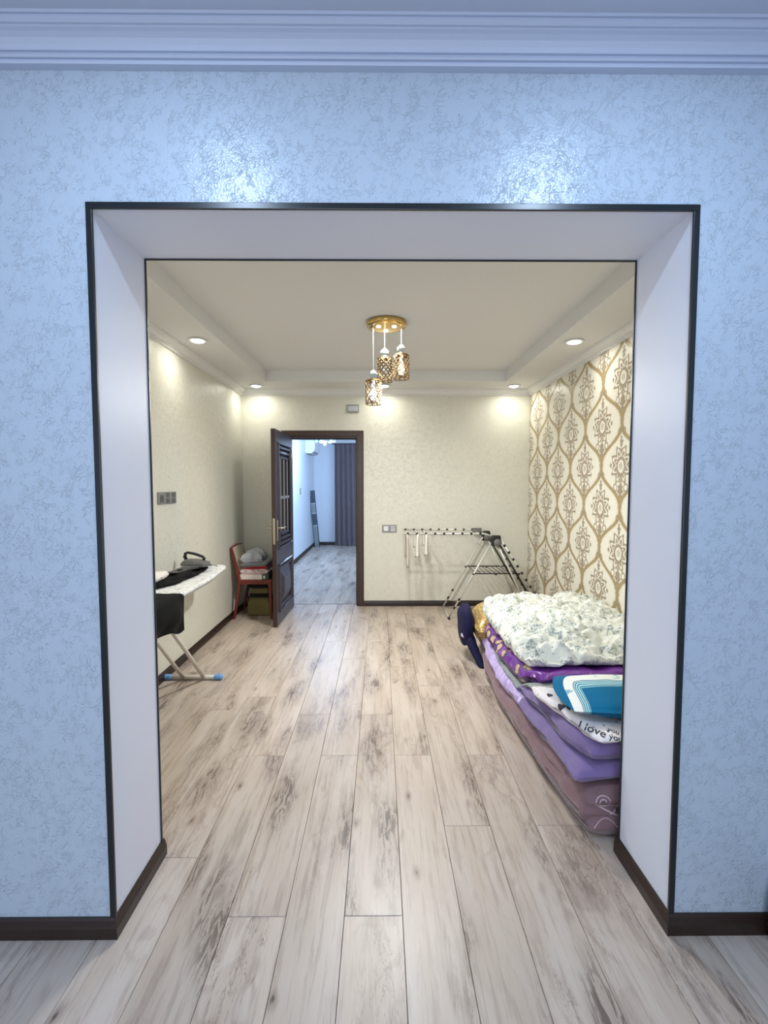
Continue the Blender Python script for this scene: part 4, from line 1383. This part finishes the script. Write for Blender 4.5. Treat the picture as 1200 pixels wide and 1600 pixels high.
lay('pale_grey_blanket', fabric('pale_grey_blanket', (176, 180, 186), .9).done(), -1.495, -1.26, 5.055, 5.36, lambda u, y: z1 + .112 + .01 * u, lambda u, y: z1 + .20 + .035 * math.sin(PI * u) + .01 * math.sin(y * 40 + u * 6), 44, 'pale grey crumpled blanket on top of the chair', 'blanket', .02)
# olive bag under the chair
bg = empty('olive_bag', (-1.328, 5.23, 0)); tag(bg, 'olive canvas bag with black handles standing under the chair', 'bag')
M_olive = fabric('olive_canvas', (112, 102, 62), .85, 200, .08).done()
M_blackcv = fabric('black_canvas', (24, 22, 22), .85, 200, .08).done()
MB().box(-.125, .125, -.085, .085, .001, .200).build('bag_body', M_olive, bg, bevel=.018, seg=3)
MB().box(-.105, .105, -.075, .075, .20, .245).build('bag_gusset', M_blackcv, bg, bevel=.012)
MB().box(-.085, .10, -.080, .070, .245, .305).build('bag_flap', M_olive, bg, bevel=.012)
MB().box(-.110, .11, -.072, .072, .305, .352).build('bag_top', M_blackcv, bg, bevel=.012)
T('bag_handle', [(-.11, -.086, .17), (-.122, -.088, .26), (-.11, -.07, .345), (-.06, -.04, .362)], .008, M_blackcv, bg)
T('bag_handle', [(.11, -.086, .17), (.118, -.088, .26), (.10, -.07, .345), (.05, -.04, .362)], .008, M_blackcv, bg)

# ---------------------------------------------------------------- far room
def curtain(x0, x1, y, z0, z1, name, label):
    vs, fs = [], []; n = 150; rows = 14
    for j in range(rows + 1):
        s_ = j / rows; z = z1 + (z0 - z1) * s_
        for side in (0, 1):
            for i in range(n + 1):
                u = i / n; x = x0 + (x1 - x0) * u
                ph = u * (x1 - x0) * 2 * PI / .115 + 1.3 * math.sin(u * 7)
                am = .028 + .02 * s_ * (.5 + .5 * math.sin(u * 23))
                vs.append((x + .012 * math.sin(ph * 2 + .5) + .03 * s_ * math.sin(u * 9), y + am * math.sin(ph) + side * .004, z))
    w_ = 2 * (n + 1)
    for j in range(rows):
        for i in range(n):
            a = j * w_ + i; fs.append((a, a + 1, a + w_ + 1, a + w_))
            a = j * w_ + n + 1 + i; fs.append((a, a + w_, a + w_ + 1, a + 1))
    M_c = fabric(name + '_fabric', (108, 99, 104), .8, 200, .04).done()
    return tag(MB().add(vs, fs).build(name, M_c, smooth=True), label, 'curtain')
curtain(-1.07, 1.2, 11.12, .012, 2.36, 'curtain', 'floor length mauve grey curtain hanging in the far room')
tag(MB().tube([(-1.12, 11.12, 2.368), (1.3, 11.12, 2.368)], .012, 8).build('curtain_rail', plain('dark_rail', (70, 68, 80), .4)), 'dark rail above the mauve curtain in the far room', 'curtain rail')
ac = empty('air_conditioner', (FL, 10.35, 2.08)); tag(ac, 'white split air conditioner high on the far room left wall', 'air conditioner')
MB().prism([(0, 0), (.13, 0), (.185, .045), (.20, .12), (.195, .25), (.17, .285), (0, .285)], -.42, .42, 'y').build('casing', M_white, ac, bevel=.01)
MB().prism([(.07, -.012), (.135, .004), (.182, .040), (.178, .046), (.13, .010), (.07, -.004)], -.36, .36, 'y').build('louvre', M_greyplate, ac)
MB().box(.02, .06, -.30, .30, -.004, .0).build('intake_slot', M_darkplate, ac)
# leaning folded rack
M_frame = plain('dark_blue_grey_metal', (74, 84, 94), .4, .2)
M_panel = plain('grey_green_panel', (128, 138, 138), .5)
lf_ = empty('folded_stand', (-1.43, 10.72, 0), 0); tag(lf_, 'narrow dark framed grey stand folded and leaning in the far corner', 'stand')
lf_.rotation_euler = (0, math.radians(-4.2), 0)
for xx in (-.055, .055):
    T('frame_rail', [(xx, 0, .012), (xx, -.12, 1.30)], .010, M_frame, lf_)
def lean(x0, x1, z0, z1, th_, nm, m):
    yy = lambda z: -.12 * z / 1.3
    MB().add([(x0, yy(z0) - th_, z0), (x1, yy(z0) - th_, z0), (x1, yy(z0) + th_, z0), (x0, yy(z0) + th_, z0), (x0, yy(z1) - th_, z1), (x1, yy(z1) - th_, z1), (x1, yy(z1) + th_, z1), (x0, yy(z1) + th_, z1)],
             [(3, 2, 1, 0), (4, 5, 6, 7), (0, 1, 5, 4), (1, 2, 6, 5), (2, 3, 7, 6), (3, 0, 4, 7)]).build(nm, m, lf_, bevel=.003)
lean(-.048, .048, 1.02, 1.30, .016, 'dark_head_panel', M_frame)
lean(-.048, .048, .80, 1.0, .008, 'panel', M_panel); lean(-.048, .048, .52, .78, .008, 'panel', M_frame); lean(-.048, .048, .06, .50, .008, 'panel', M_panel)
# far chandelier
fc = empty('chandelier', (-.98, 8.45, FZ - .13)); tag(fc, 'lit glass ceiling lamp glimpsed at the top of the doorway', 'ceiling lamp')
MB().lathe([(.001, .13), (.06, .13), (.055, .11), (.01, .10), (.008, -.10), (.001, -.10)], n=20).build('canopy', M_gold, fc, smooth=True)
emf = emissive('far_lamp_bulb', (215, 235, 255), 8)
M_tealglass = plain('pale_teal_glass', (150, 200, 205), .15)
for k in range(6):
    a = k * PI / 3
    px, py = .16 * math.cos(a), .16 * math.sin(a)
    T('arm', [(0, 0, -.10), (px * .6, py * .6, -.15), (px, py, -.12)], .006, M_gold, fc)
    MB().lathe([(.001, -.19), (.03, -.18), (.045, -.14), (.04, -.11), (.001, -.115)], (px, py, 0), 14).build('glass_cup', M_tealglass, fc, smooth=True)
MB().lathe([(.001, -.24), (.02, -.23), (.028, -.20), (.02, -.17), (.001, -.16)], (0, 0, 0), 16).build('bulb', emf, fc, smooth=True)

# navy bag against the right wall of the nearer room
nbag = empty('navy_bag', (1.215, 1.30, 0)); tag(nbag, 'dark navy bag at the right edge beside the skirting', 'bag')
M_navy2 = fabric('dark_navy_fabric', (16, 18, 34), .7, 300, .1).done()
mb = MB(); vs = []; fs = []
prof = [(0, .0), (.022, .0), (.030, .02), (.034, .06), (.030, .12), (.022, .18), (.010, .22), (0, .23)]
MB().prism([(.033 - a, b) for a, b in prof], -.18, .11, 'y').build('bag_body', M_navy2, nbag, bevel=.006)
T('bag_handle', [(.012, -.10, .20), (.014, -.06, .30), (.014, .0, .30), (.012, .05, .20)], .006, M_navy2, nbag)
